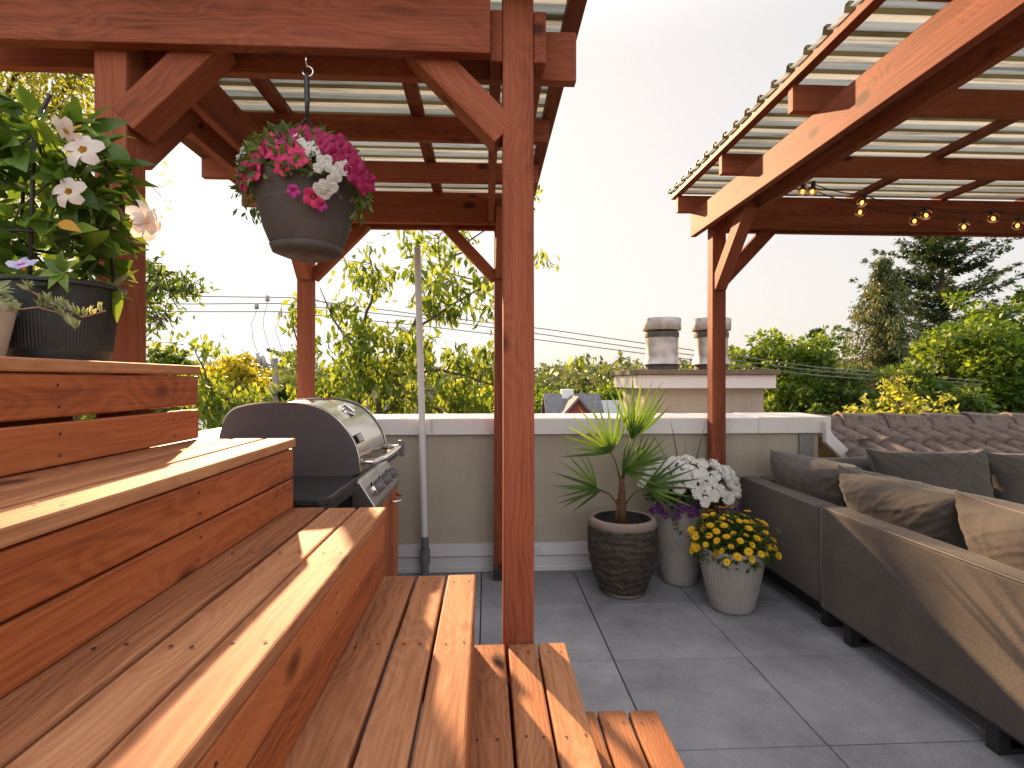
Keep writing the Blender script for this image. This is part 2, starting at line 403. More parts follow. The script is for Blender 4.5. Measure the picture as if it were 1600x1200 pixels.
# ------------------------------------------------------------------ leaves
def norm(a): return a/np.maximum(np.linalg.norm(a, axis=1, keepdims=True), 1e-9)
def leaves(name, P, D, N, L, Wd, m, parent=None, seg=0, droop=0.0, fold=.12, label=None, org=None, wavy=0, tip=1.0):
    n = len(P); P = np.asarray(P, float); D = norm(np.asarray(D, float)); N = np.asarray(N, float)
    L = np.broadcast_to(L, (n,))[:, None]; Wd = np.broadcast_to(Wd, (n,))[:, None]
    Sd = norm(np.cross(D, N)); N = norm(np.cross(Sd, D))
    dr = np.broadcast_to(droop, (n,))[:, None]
    if org is None: org = np.array(world_loc(parent)) if parent is not None else np.zeros(3)
    P = P-np.array(org)
    if seg == 0:
        V = np.stack([P, P+D*L*.45+Sd*Wd*.5+N*Wd*fold, P+D*L-N*L*dr, P+D*L*.45-Sd*Wd*.5+N*Wd*fold], 1).reshape(-1, 3)
        base = (np.arange(n)*4)[:, None]; F = base+np.array([0, 1, 2, 3]); k = 4
    else:
        rows = []
        for i in range(seg+1):
            s = i/seg; wv = math.sin(math.pi*min(1, .04+s*.96)**(.75*tip))*.5
            wv = max(wv, .02)
            c = P+D*L*s*(1-.25*dr*s)-N*L*dr*s*s
            if wavy: c = c+N*L*wavy*math.sin(s*9)
            rows += [c+Sd*Wd*wv+N*Wd*wv*fold*2, c, c-Sd*Wd*wv+N*Wd*wv*fold*2]
        V = np.stack(rows, 1).reshape(-1, 3); k = 3*(seg+1)
        q = []
        for i in range(seg):
            a = 3*i; q += [[a, a+3, a+4, a+1], [a+1, a+4, a+5, a+2]]
        q = np.array(q); F = ((np.arange(n)*k)[:, None, None]+q[None]).reshape(-1, 4)
    me = bpy.data.meshes.new(name)
    me.vertices.add(len(V)); me.vertices.foreach_set('co', V.ravel())
    me.loops.add(F.size); me.loops.foreach_set('vertex_index', F.ravel().astype(np.int32))
    me.polygons.add(len(F)); me.polygons.foreach_set('loop_start', np.arange(len(F), dtype=np.int32)*4)
    a = me.attributes.new('rnd', 'FLOAT', 'POINT'); rv = np.repeat(rng.random(n), k); a.data.foreach_set('value', rv)
    me.materials.append(m); me.update(calc_edges=True)
    if seg: me.polygons.foreach_set('use_smooth', [True]*len(F))
    o = bpy.data.objects.new(name, me); COL.objects.link(o)
    if parent is not None: o.parent = parent; o.location = Vector(org)-world_loc(parent)
    else: o.location = Vector(org)
    return o
def rdir(n): return norm(rng.normal(size=(n, 3)))

def copy_obj(src, parent, loc, rot=None, sc=1.0):
    c = src.copy(); COL.objects.link(c); c.parent = parent; c.location = loc
    if rot is not None: c.rotation_mode = 'QUATERNION'; c.rotation_quaternion = rot
    c.scale = (sc, sc, sc); return c

# =================================================================== SETTING
# floor of pavers
def build_floor():
    px, py = .6135, .598; X0, Y0 = -.032, 3.012
    mb = MB(); rv = []
    g = .0028
    for i in range(-3, 9):
        for j in range(-8, 1):
            x0 = X0+i*px; y1 = Y0+(j+1)*py; y0 = y1-py; y1 = min(y1, 3.575)
            r = random.random(); n0 = len(mb.v)
            e = .003
            xa, xb, ya, yb = x0+g, x0+px-g, y0+g, y1-g
            dz = random.uniform(-.0012, .0012)
            vs = [(xa, ya, -.02), (xb, ya, -.02), (xb, yb, -.02), (xa, yb, -.02),
                  (xa, ya, -e), (xb, ya, -e), (xb, yb, -e), (xa, yb, -e),
                  (xa+e, ya+e, dz), (xb-e, ya+e, dz), (xb-e, yb-e, dz), (xa+e, yb-e, dz)]
            fs = [(0, 1, 5, 4), (1, 2, 6, 5), (2, 3, 7, 6), (3, 0, 4, 7), (4, 5, 9, 8), (5, 6, 10, 9), (6, 7, 11, 10), (7, 4, 8, 11), (8, 9, 10, 11)]
            mb.add(vs, fs); rv += [r]*12
    mb.add([(-2, -3, -.018), (6, -3, -.018), (6, 3.6, -.018), (-2, 3.6, -.018)], [(0, 1, 2, 3)], 1); rv += [0]*4
    o = mb.build('floor', [M_PAVER, M_GAP])
    a = o.data.attributes.new('rnd', 'FLOAT', 'POINT'); a.data.foreach_set('value', rv)
    tag(o, kind='structure')
build_floor()

# parapet along the far side
pw = empty('parapet_wall', (1, 3.6, 0), 'low taupe stucco parapet with pale metal coping across the far side of the patio', 'wall')
mb = MB(); mb.box((.42, 3.755, .455), (3.74, .33, .93)); mb.build('wall', M_STUCCO, pw)
mb = MB(); mb.box((.42, 3.578, .012), (3.74, .02, .024)); 
mb.prism([(3.555, .030), (3.59, .030), (3.59, .100), (3.566, .104), (3.562, .036)], 'x', -1.45, 2.29)
mb.prism([(3.552, .112), (3.59, .112), (3.59, .186), (3.578, .192), (3.560, .190)], 'x', -1.45, 2.29)
mb.prism([(3.56, .008), (3.59, .008), (3.59, .028), (3.566, .028)], 'x', -1.45, 2.29)
mb.build('base_trim', M_TRIM, pw)
for a, b, zz in ((-1.52, -.36, 0), (-.358, .86, .001), (.862, 1.845, 0), (1.847, 2.355, .003)):
    mb = MB(); mb.prism([(3.548, .918), (3.935, .918), (3.935, 1.024+zz), (3.915, 1.034+zz), (3.55, 1.025+zz), (3.545, 1.020+zz)], 'x', a, b)
    mb.build('coping', M_WHITE, pw, bevel=.003)
mb = MB(); mb.box((2.20, 3.60, .80), (.10, .05, .22)); mb.build('end_flashing', M_GREYL, pw)
mb = MB(); mb.prism([(2.29, 1.0), (2.335, .915), (2.56, .70), (2.46, .70), (2.29, .86)], 'y', 3.50, 3.54); mb.build('side_flashing', M_WHITE, pw)

pl = empty('parapet_wall', (-1.25, 1, 0), 'low parapet with pale coping running along the left edge behind the barbecue', 'wall')
mb = MB(); mb.box((-1.255, .6, .455), (.25, 6.0, .93)); mb.build('wall', M_STUCCO, pl)
mb = MB(); mb.box((-1.245, .57, .973), (.32, 5.94, .11)); mb.build('coping', M_WHITE, pl, bevel=.003)

# building under the roof deck
bd = MB(); bd.box((2.2, .3, -4.7), (7.3, 7.2, 9.3)); o = bd.build('building', M_STUCCO)
tag(o, 'taupe stucco building that carries the roof patio, below the parapet', 'building')

# tiled roof to the right of the parapet
def tiled_roof():
    e = empty('tiled_roof', (4.5, 3.9, .3), 'weathered brown concrete tile roof with ridge caps, behind the sofa', 'roof')
    M_TILE = simple('weathered_roof_tile', (.165, .12, .105), .85, var=.3, scale=14, bump=.5, bscale=70, dirt=((.05, .042, .04), 12, .50))
    M_RIDGE = simple('weathered_ridge_tile', (.20, .155, .135), .85, var=.22, scale=9, bump=.5, bscale=60, dirt=((.07, .06, .055), 10, .52))
    # slope: ridge line Y=3.95 z=.90 to Y=3.30 z=.70
    mb = MB(); nx = 620; x0, x1 = 2.42, 7.2
    rows = []
    ys = []
    def prof(x):
        u = ((x-x0)/.152) % 1.0
        v = (u-.5)/.40
        return .046*math.sqrt(max(0, 1-v*v)) if abs(v) < 1 else 0
    steps = [(4.02, 3.62, 0.0), (3.66, 3.26, -.0)]
    for (ya, yb, dz) in [(4.0, 3.60, .022), (3.64, 3.24, .022)]:
        za = .925-(4.0-ya)*.29; zb = .925-(4.0-yb)*.29+dz
        base = len(mb.v); vs = []; fs = []
        for i in range(nx+1):
            x = x0+(x1-x0)*i/nx; p = prof(x)
            vs += [(x, ya, za+p), (x, yb, zb+p), (x, yb, zb+p-.022)]
        for i in range(nx):
            a = i*3; fs += [(a, a+3, a+4, a+1), (a+1, a+4, a+5, a+2)]
        mb.add(vs, fs)
    # far slope, simple mirror
    vs = []; fs = []
    for i in range(nx+1):
        x = x0+(x1-x0)*i/nx; vs += [(x, 4.0, .925+prof(x)), (x, 6.5, .20+prof(x))]
    for i in range(nx): a = i*2; fs.append((a, a+1, a+3, a+2))
    mb.add(vs, fs)
    mb.build('pan_tiles', M_TILE, e, smooth=True, angle=50)
    # ridge caps, overlapping to the right
    proto = None; x = 2.36; k = 0
    while x < 6.8:
        mb = MB(); L = .40; vs = []; fs = []
        for i, (t, sc) in enumerate(((0, 1.0), (L, .86))):
            for (yy, zz) in ((-.125, -.060), (-.115, -.030), (-.055, .052), (-.02, .066), (.02, .066), (.055, .052), (.115, -.030), (.125, -.060)):
                vs.append((t, yy*sc, zz*sc))
            for (yy, zz) in ((-.108, -.060), (-.098, -.034), (-.045, .034), (-.016, .046), (.016, .046), (.045, .034), (.098, -.034), (.108, -.060)):
                vs.append((t, yy*sc, zz*sc))
        for q in range(7):
            fs += [(q, q+1, 17+q, 16+q), (8+q, 24+q, 25+q, 9+q), (q, 8+q, 9+q, q+1), (16+q, 17+q, 25+q, 24+q)]
        mb.add(vs, fs)
        if proto is None:
            o = mb.build('ridge_tile', M_RIDGE, e, bevel=.006, org=(0, 0, 0)); proto = o
        else: o = copy_obj(proto, e, (0, 0, 0))
        # wide end (lower left) laps over its neighbour
        o.location = Vector((x+random.uniform(-.008, .008), 3.985, .966+random.uniform(-.003, .003)))-world_loc(e)
        o.rotation_euler = (random.uniform(-.03, .03), R(2.6), random.uniform(-.012, .012))
        x += .338; k += 1
    mb = MB(); mb.box((4.8, 3.30, .33), (4.8, .10, .66)); mb.build('fascia_wall', M_STUCCO, e)
    return e
tiled_roof()

# =================================================================== TIERED BENCH
def stairs():
    e = empty('tiered_bench', (-.3, 1.0, 0), 'red stained cedar tiered benches stepping down to the patio, with screw heads and knots', 'bench')
    YE, YN = 1.66, -1.3
    tiers = [('A', -.863, 1.319), ('B', -.581, 1.100), ('C', -.307, .888), ('D', -.032, .676), ('E', .246, .458), ('F', .532, .241)]
    lv = [t[2] for t in tiers]+[0]
    for i, (nm, xf, z) in enumerate(tiers):
        th = .027 if nm not in ('E', 'F', 'D') else .030
        nb = 3 if i else 6; bw = .0845; gap = .0085
        if nm == 'A': xs = [xf-.0845*.5-k*.0935 for k in range(6)]
        else:
            span = xf-tiers[i-1][1]-.002; bw = (span-3*gap)/3+.002; xs = [xf-bw*.5-k*(bw+gap) for k in range(3)]
        for k, x in enumerate(xs):
            L = YE-YN; sc = []
            for yy in (1.60, 1.22, .80, .38, -.1):
                for s in (-.24, .24):
                    sc.append((yy-(YE+YN)/2+random.uniform(-.008, .008), s*bw+random.uniform(-.005, .005), 'z'))
            dy = random.uniform(-.003, .003)
            bx = bw
            if i and k == 2: bx = bw+.022; x -= .011
            bar('tread_board', (x, YN, z-th/2+random.uniform(-.0008, .0008)), (x, YE+dy, z-th/2), bx, th, W_TREAD, e, bevel=.005, screws=sc)
        # two riser boards under the nosing
        zb = lv[i+1]; top = z-th-.004; gp = .012 if nm == 'A' else .006
        h = (top-zb-gp-.0015)/2
        h = min(h, .0995)
        for k in range(2):
            zc = top-h/2-k*(h+gp)
            inset = .004 if nm != 'A' else .003
            sc = []
            for yy in (1.53, 1.12, .62, .1):
                for s in (-.25, .25): sc.append((yy-(YE+YN)/2+random.uniform(-.01, .01), s*h, -1))
            bar('riser_board', (xf-inset-.012, YN, zc), (xf-inset-.012, YE-.001+random.uniform(-.003, .003), zc), .022, h, W_FACE, e, bevel=.004, screws=sc)
    bar('light_stop_board', (-1.05, YN, 1.20), (-1.05, 1.40, 1.20), .02, .16, W_DARK, e, bevel=.002)  # added behind the riser gaps to block daylight and keep them dark
    bar('light_stop_board', (-.90, YN, 1.068), (-.90, 1.50, 1.068), .02, .06, W_DARK, e, bevel=.002)
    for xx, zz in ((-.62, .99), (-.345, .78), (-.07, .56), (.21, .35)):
        bar('inner_light_stop', (xx-.04, YN, zz-.02), (xx-.04, 1.655, zz-.02), .02, .17, W_DARK, e, bevel=.002)  # added inside the lower tiers so their gaps stay dark
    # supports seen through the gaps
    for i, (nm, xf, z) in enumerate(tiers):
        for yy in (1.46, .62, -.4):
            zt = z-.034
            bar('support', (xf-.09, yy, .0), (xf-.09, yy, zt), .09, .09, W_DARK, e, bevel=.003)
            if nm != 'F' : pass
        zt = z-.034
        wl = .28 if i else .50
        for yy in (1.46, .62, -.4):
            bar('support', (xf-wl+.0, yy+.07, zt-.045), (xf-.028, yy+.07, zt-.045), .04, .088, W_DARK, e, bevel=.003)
    return e
stairs()

# =================================================================== PERGOLAS
ZB, ZT = 2.272, 2.44      # header bottom, top
def sheet(name, x0, x1, y0, y1, z, parent):
    "trapezoid-corrugated translucent sheet, ribs along X"
    pitch = .125; ys = []; y = y0
    while y < y1:
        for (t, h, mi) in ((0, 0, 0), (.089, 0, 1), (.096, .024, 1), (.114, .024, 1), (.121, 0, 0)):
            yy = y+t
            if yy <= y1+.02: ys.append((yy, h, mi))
        y += pitch
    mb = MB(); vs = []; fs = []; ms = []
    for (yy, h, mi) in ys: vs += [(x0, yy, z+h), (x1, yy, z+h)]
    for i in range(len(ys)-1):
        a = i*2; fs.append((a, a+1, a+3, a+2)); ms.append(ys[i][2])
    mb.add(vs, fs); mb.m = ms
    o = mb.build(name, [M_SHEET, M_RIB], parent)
    so_ = o.modifiers.new('thick', 'SOLIDIFY'); so_.thickness = .0018; so_.offset = 1
    return o

def left_pergola():
    e = empty('pergola', (-.5, 2.5, 0), 'red stained timber pergola with corrugated roof over the barbecue, hanging basket under its front beam', 'pergola')
    PL, PR = (-1.182, -1.087), (.052, .149)
    # front posts, back posts
    for (a, b) in (PL, PR):
        bar('post', ((a+b)/2, 1.7175, 0.0), ((a+b)/2, 1.7175, 2.555), b-a, .095, W_POST, e, up=(0, 1, 0), bevel=.005)
    for x in (-1.1425, .0935):
        bar('post', (x, 3.4525, .075), (x, 3.4525, 2.44), .089, .089, W_POST, e, up=(0, 1, 0), bevel=.005)
        p = MB(); p.box((x, 3.4525, .04), (.096, .096, .08)); p.build('post_bracket', M_IRON, e, bevel=.003)
    # doubled headers
    bar('header_beam', (-1.62, 1.648, (ZB+2.47)/2), (.012, 1.648, (ZB+2.47)/2), .040, 2.47-ZB, W_POST, e, bevel=.004)
    bar('header_beam', (-1.62, 1.789, (ZB+ZT)/2), (.30, 1.789, (ZB+ZT)/2), .040, ZT-ZB-.004, W_POST, e, bevel=.004)
    for y in (3.386, 3.519):
        bar('header_beam', (-1.34, y, (ZB+ZT)/2-.012), (.30, y, (ZB+ZT)/2-.012), .040, ZT-ZB-.004, W_POST, e, bevel=.004)
    # side beams along Y on both sides of the posts
    for x, y0 in ((-1.203, 1.812), (-1.063, 1.812), (.030, 1.672), (.170, 1.672)):
        bar('side_beam', (x, y0, 2.355), (x, 3.362, 2.355), .038, .162, W_POST, e, bevel=.004)
    # purlins across
    for y in (2.08, 2.62, 3.16, 3.66):
        bar('purlin', (-1.63, y, 2.498), (.305, y, 2.498), .040, .114, W_POST, e, bevel=.003)
    bar('purlin', (-1.63, 1.54, 2.528), (.305, 1.54, 2.528), .040, .055, W_POST, e, bevel=.003)
    # battens along Y
    for x in (-1.618, -.976, -.334, .308):
        bar('batten', (x, 1.50, 2.577), (x, 3.74, 2.577), .062 if abs(x) < 1 else .045, .040, W_DARK, e, bevel=.003)
    y = 1.46
    while y < 3.7:
        sheet('roof_sheet', -1.66, .335, y, min(y+.625, 3.80), 2.600+.002*random.random(), e); y += .625
    # knee braces
    def brace(p0, p1, w=.089, t=.089): bar('brace', p0, p1, w, t, W_POST, e, bevel=.004)
    bar('brace', (-1.10, 1.7175, 2.067), (-.83, 1.7175, 2.337), .100, .095, W_POST, e, bevel=.004)
    bar('brace', (.06, 1.7175, 2.055), (-.225, 1.7175, 2.340), .100, .095, W_POST, e, bevel=.004)
    bar('brace', (-1.10, 3.4525, 1.93), (-.76, 3.4525, 2.28), .06, .07, W_POST, e, bevel=.004)
    bar('brace', (.06, 3.4525, 1.93), (-.27, 3.4525, 2.28), .06, .07, W_POST, e, bevel=.004)
    bar('brace', (-1.135, 1.77, 1.99), (-1.135, 2.10, 2.32), .089, .085, W_POST, e, bevel=.004)
    bar('brace', (-1.135, 3.41, 1.93), (-1.135, 3.08, 2.28), .089, .075, W_POST, e, bevel=.004)
    bar('brace', (.10, 3.41, 1.95), (.10, 3.07, 2.29), .089, .075, W_POST, e, bevel=.004)
    return e
left_pergola()

def right_pergola():
    e = empty('pergola', (3, 2.5, 0), 'red stained timber pergola with corrugated roof over the sofa, string lights under it', 'pergola')
    for x in (1.534, 4.9):
        bar('post', (x, 3.495, 0), (x, 3.495, ZB+.1), .090, .090, W_POST, e, up=(0, 1, 0), bevel=.005)
    # side beam pair
    for x, wd in ((1.447, .040), (1.600, .040)):
        bar('side_beam', (x, -1.2, 2.362), (x, 3.68, 2.362), wd, .165, W_POST, e, bevel=.004)
    for x in (4.86, 5.0):
        bar('side_beam', (x, -1.2, 2.362), (x, 3.68, 2.362), .04, .165, W_POST, e, bevel=.004)
    for y in (3.452, 3.560):
        bar('header_beam', (1.622, y, 2.36), (5.3, y, 2.36), .038, .160, W_POST, e, bevel=.004)
    for y in (3.66, 2.97, 2.27, 1.57, .87, .17, -.53):
        bar('purlin', (1.325, y, 2.502), (5.4, y, 2.502), .040, .114, W_POST, e, bevel=.003)
    for x in (1.33, 1.97, 2.61, 3.25, 3.89, 4.53, 5.17):
        bar('batten', (x, -.8, 2.580), (x, 3.74, 2.580), .045, .040, W_DARK, e, bevel=.003)
    y = -.75
    while y < 3.7:
        sheet('roof_sheet', 1.29, 5.4, y, min(y+.625, 3.80), 2.603+.002*random.random(), e); y += .625
    bar('brace', (1.534, 3.46, 1.90), (1.534, 3.05, 2.31), .075, .089, W_POST, e, bevel=.004)
    bar('brace', (1.56, 3.50, 1.93), (1.90, 3.50, 2.29), .06, .085, W_POST, e, bevel=.004)
    return e
right_pergola()

# =================================================================== STRING LIGHTS
M_CORD = simple('black_cord', (.015, .015, .015), .6)
def glassmat():
    m, n, l, b = mat('clear_glass_bulb')
    b.inputs['Base Color'].default_value = (1, .62, .36, 1); b.inputs['Roughness'].default_value = .05
    b.inputs['Transmission Weight'].default_value = 1; b.inputs['IOR'].default_value = 1.12
    return m
M_GLASS = glassmat()
def emis(name, c, s):
    m, n, l, b = mat(name); b.inputs['Base Color'].default_value = (*c, 1)
    b.inputs['Emission Color'].default_value = (*c, 1); b.inputs['Emission Strength'].default_value = s; return m
M_FIL = emis('glowing_filament', (1.0, .34, .09), 1.1)
bulb_proto = None
def string_light(label, pts, extra0, extra1, Y):
    global bulb_proto
    P = [at(x, y, Y) for x, y in pts]
    e = empty('string_light', P[0], label, 'string light', 'string lights under the right pergola roof')
    socks = [p+Vector((0, 0, .045)) for p in P]
    line = [at(*extra0, Y+.1)]
    nodes = [line[0]]+socks+[at(*extra1, Y)]
    path = []
    for a, b in zip(nodes[:-1], nodes[1:]):
        for k in range(8):
            t = k/8; p = a.lerp(b, t); p.z -= .05*(a-b).length*4*t*(1-t); path.append(p)
    path.append(nodes[-1])
    MB().tube(path, .0032, 5).build('cord', M_CORD, e, smooth=True)
    for p in P:
        if bulb_proto is None:
            g = MB(); g.ball((0, 0, 0), .028, 16, 12); o = g.build('bulb', M_GLASS, None, smooth=True)
            s1 = MB(); s1.tube([(0, 0, .020), (0, 0, .034), (0, 0, .056)], [.011, .013, .010], 10).build('socket', M_BLACK, o, smooth=True)
            s2 = MB(); s2.ball((0, 0, -.002), .0085, 8, 6, sc=(1, 1, 1.4)); s2.build('filament', M_FIL, o, smooth=True)
            o.parent = e; o.location = p-world_loc(e); bulb_proto = o
            o.rotation_euler = (R(8), R(5), 0)
        else:
            c = copy_obj(bulb_proto, e, p-world_loc(e)); c.rotation_mode = 'XYZ'
            c.rotation_euler = (random.uniform(-.3, .3), random.uniform(-.3, .3), 0)
            for ch in bulb_proto.children:
                d = ch.copy(); COL.objects.link(d); d.parent = c
string_light('higher of two cords of clear globe bulbs under the right roof', [(1269, 299), (1347, 316), (1447, 336), (1552, 341), (1640, 346)], (1250, 286), (1720, 320), 2.95)
string_light('lower of two cords of clear globe bulbs under the right roof', [(1254, 299), (1344, 331), (1429, 345), (1506, 354), (1590, 352), (1680, 355)], (1240, 284), (1740, 330), 3.08)

# =================================================================== PIPE
e = empty('vent_pipe', (-.41, 3.52, 0), 'tall thin white plastic pipe standing in a grey coupling against the far parapet', 'pipe')
top = at(652, 388, 3.5); bt = at(663.5, 838, 3.5)
MB().tube([bt, bt.lerp(top, .5)+Vector((.002, 0, 0)), top], .0215, 16).build('pipe', M_PVC, e, smooth=True, angle=60)
b0 = Vector((bt.x+.003, 3.5, 0))
MB().tube([b0, b0+Vector((0, 0, .10))], .024, 16).build('base_sleeve', M_PIPEG, e, smooth=True, angle=60)
MB().tube([b0+Vector((0, 0, .085)), b0+Vector((0, 0, .18))], .033, 16).tube([b0+Vector((0, 0, .18)), b0+Vector((-.002, 0, .262))], .025, 16).build('coupling', M_PIPEG, e, smooth=True, angle=60, bevel=.003)

# =================================================================== BARBECUE
def bbq():
    e = empty('barbecue', (-.75, 2.45, 0), 'gas barbecue with grey hood, chrome handle and three knobs beside the tiered benches', 'barbecue')
    y0, y1 = 2.16, 2.72
    prof = [(-.505, .905), (-.515, 1.00), (-.55, 1.07), (-.61, 1.135), (-.67, 1.168), (-.74, 1.182), (-.86, 1.185), (-.96, 1.175), (-1.01, 1.155), (-1.035, 1.11), (-1.055, 1.03), (-1.06, .955), (-1.04, .915), (-.98, .895), (-.54, .895)]
    def smooth(P, it=2):
        for _ in range(it):
            Q = [P[0]]
            for a, b in zip(P[:-1], P[1:]): Q += [(a[0]*.75+b[0]*.25, a[1]*.75+b[1]*.25), (a[0]*.25+b[0]*.75, a[1]*.25+b[1]*.75)]
            P = Q+[P[-1]]
        return P
    shell = smooth(prof[:11]); raw = prof; prof = shell+smooth(prof[10:13])[1:]+prof[13:]
    # hood side panels
    for a, b in ((y0-.012, y0+.004), (y1-.004, y1+.012)):
        m = MB(); m.prism(prof, 'y', a, b); m.build('hood_end', M_ENAMEL, e, bevel=.004)
    # hood shell: a smooth curved sheet, stainless
    m = MB(); vs = []; sub = shell
    for (x, z) in sub: vs += [(x, y0+.004, z-.002), (x, y1-.004, z-.002)]
    fs = [(i*2, i*2+1, i*2+3, i*2+2) for i in range(len(sub)-1)]
    m.add(vs, fs); o = m.build('hood', M_STEEL, e, smooth=True)
    sm = o.modifiers.new('sm', 'SMOOTH'); sm.iterations = 0
    # edge trims
    for yy in (y0-.004, y1+.004):
        MB().tube([(x+.003, yy, z+.003) for x, z in shell[:-4]], .005, 6).build('hood_trim', M_STEEL, e, smooth=True)
    # body under the hood
    m = MB(); m.box((-.775, (y0+y1)/2, .80), (.51, y1-y0-.02, .18)); m.build('firebox', M_ENAMELD, e, bevel=.01)
    # control panel
    pan = [(-.525, .885), (-.500, .868), (-.440, .772), (-.445, .745), (-.535, .745), (-.535, .868)]
    m = MB(); m.prism(pan, 'y', y0-.01, y1+.01); m.build('control_panel', M_STEELD, e, bevel=.004)
    d = Vector((.096, 0, .06)).normalized()
    for yy in (2.28, 2.44, 2.60):
        c = Vector((-.470, yy, .820))
        k = MB().tube([c, c+d*.004, c+d*.010], [.033, .033, .030], 20).build('knob_bezel', M_CHROME, e, smooth=True, angle=40)
        k = MB().tube([c+d*.008, c+d*.022, c+d*.034, c+d*.040], [.027, .026, .023, .018], 18).build('knob', M_KNOB, e, smooth=True, angle=50)
        gx = d.cross(Vector((0, 1, 0))).normalized()
        rot = Matrix((d, Vector((0, 1, 0)), gx)).transposed()
        g = MB(); g.box(c+d*.038, (.014, .010, .046), rot); g.build('knob_grip', M_KNOB, e, bevel=.003)
    # handle
    hx, hz = -.425, .952
    MB().tube([(hx, y0+.10, hz), (hx+.004, (y0+y1)/2, hz), (hx, y1-.06, hz)], .013, 14).build('handle', M_CHROME, e, smooth=True, angle=60)
    for yy, s in ((y0+.035, 1), (y1-.035, -1)):
        MB().tube([(-.512, yy, .948), (-.48, yy, .945), (-.452, yy+s*.012, .945), (-.432, yy+s*.04, .950), (hx, yy+s*.075, hz)], [.012, .012, .013, .013, .0135], 12).build('handle_bracket', M_CHROME, e, smooth=True)
    m = MB(); m.box((hx+.006, y1-.045, hz-.012), (.030, .016, .082)); m.build('handle_end', M_KNOB, e, bevel=.007)
    # thermometer
    p = Vector((-.628, 2.435, 1.136)); nn = Vector((.62, 0, .78)).normalized()
    MB().tube([p-nn*.01, p+nn*.012, p+nn*.016], [.037, .037, .030], 24).build('thermometer', M_CHROME, e, smooth=True, angle=40)
    MB().tube([p+nn*.014, p+nn*.0175], [.027, .027], 20).build('thermometer_dial', M_KNOB, e)
    tt = nn.cross(Vector((0, 1, 0))).normalized(); rt = Matrix((nn, Vector((0, 1, 0)), tt)).transposed()
    m = MB(); m.box(p+nn*.024, (.012, .014, .062), rt); m.build('thermometer_bar', M_CHROME, e, bevel=.003)
    # name plate
    q = Vector((-.530, 2.262, 1.036)); n2 = Vector((.90, 0, .44)).normalized(); t2 = n2.cross(Vector((0, 1, 0))).normalized()
    r2 = Matrix((n2, Vector((0, 1, 0)), t2)).transposed()
    m = MB(); m.box(q+n2*.002, (.005, .085, .040), r2); o = m.build('name_plate', M_ENAMELD, e, bevel=.001)
    m = MB()
    for k in range(3): m.box(q+n2*.0052+t2*(.010-.010*k), (.001, .066-.012*k, .004), r2)
    m.build('plate_lettering', M_STEEL, o)
    # side shelves
    for a, b in ((1.735, y0-.014), (y1+.014, 3.18)):
        m = MB(); m.prism([(-1.03, a), (-.535, a), (-.508, a+.03), (-.508, b), (-1.03, b)], 'z', .872, .897)
        m.prism([(-1.02, a+.012), (-.53, a+.012), (-.52, b), (-1.02, b)], 'z', .83, .873)
        m.build('side_shelf', M_ENAMELD, e, bevel=.005)
    m = MB(); m.box((-.60, 1.80, .80), (.03, .03, .08)); m.box((-.60, 1.98, .79), (.025, .34, .025)); m.build('shelf_bracket', M_IRON, e, bevel=.003)
    # cabinet of stained boards
    for k in range(4):
        yy = y0+.03+.137*k+.06
        bar('cabinet_board', (-.458, yy, .06), (-.458, yy, .742), .130, .020, W_FACE, e, up=(1, 0, 0), bevel=.003)
    for k in range(4):
        xx = -1.0+.13*k+.085
        bar('cabinet_board', (xx, y0+.012, .06), (xx, y0+.012, .742), .020, .126, W_FACE, e, up=(1, 0, 0), bevel=.003)
    bar('cabinet_board', (-.475, y1+.0, .0), (-.475, y1+.0, .742), .05, .05, W_FACE, e, up=(1, 0, 0), bevel=.003)
    m = MB(); m.box((-.75, 2.45, .40), (.54, .50, .68)); m.build('cabinet_body', M_IRON, e)
    MB().tube([(-.448, 2.50, .715), (-.415, 2.51, .712), (-.405, 2.53, .71), (-.405, 2.63, .71), (-.415, 2.65, .712), (-.448, 2.66, .715)], .006, 8).build('door_handle', M_CHROME, e, smooth=True)
    return e
bbq()

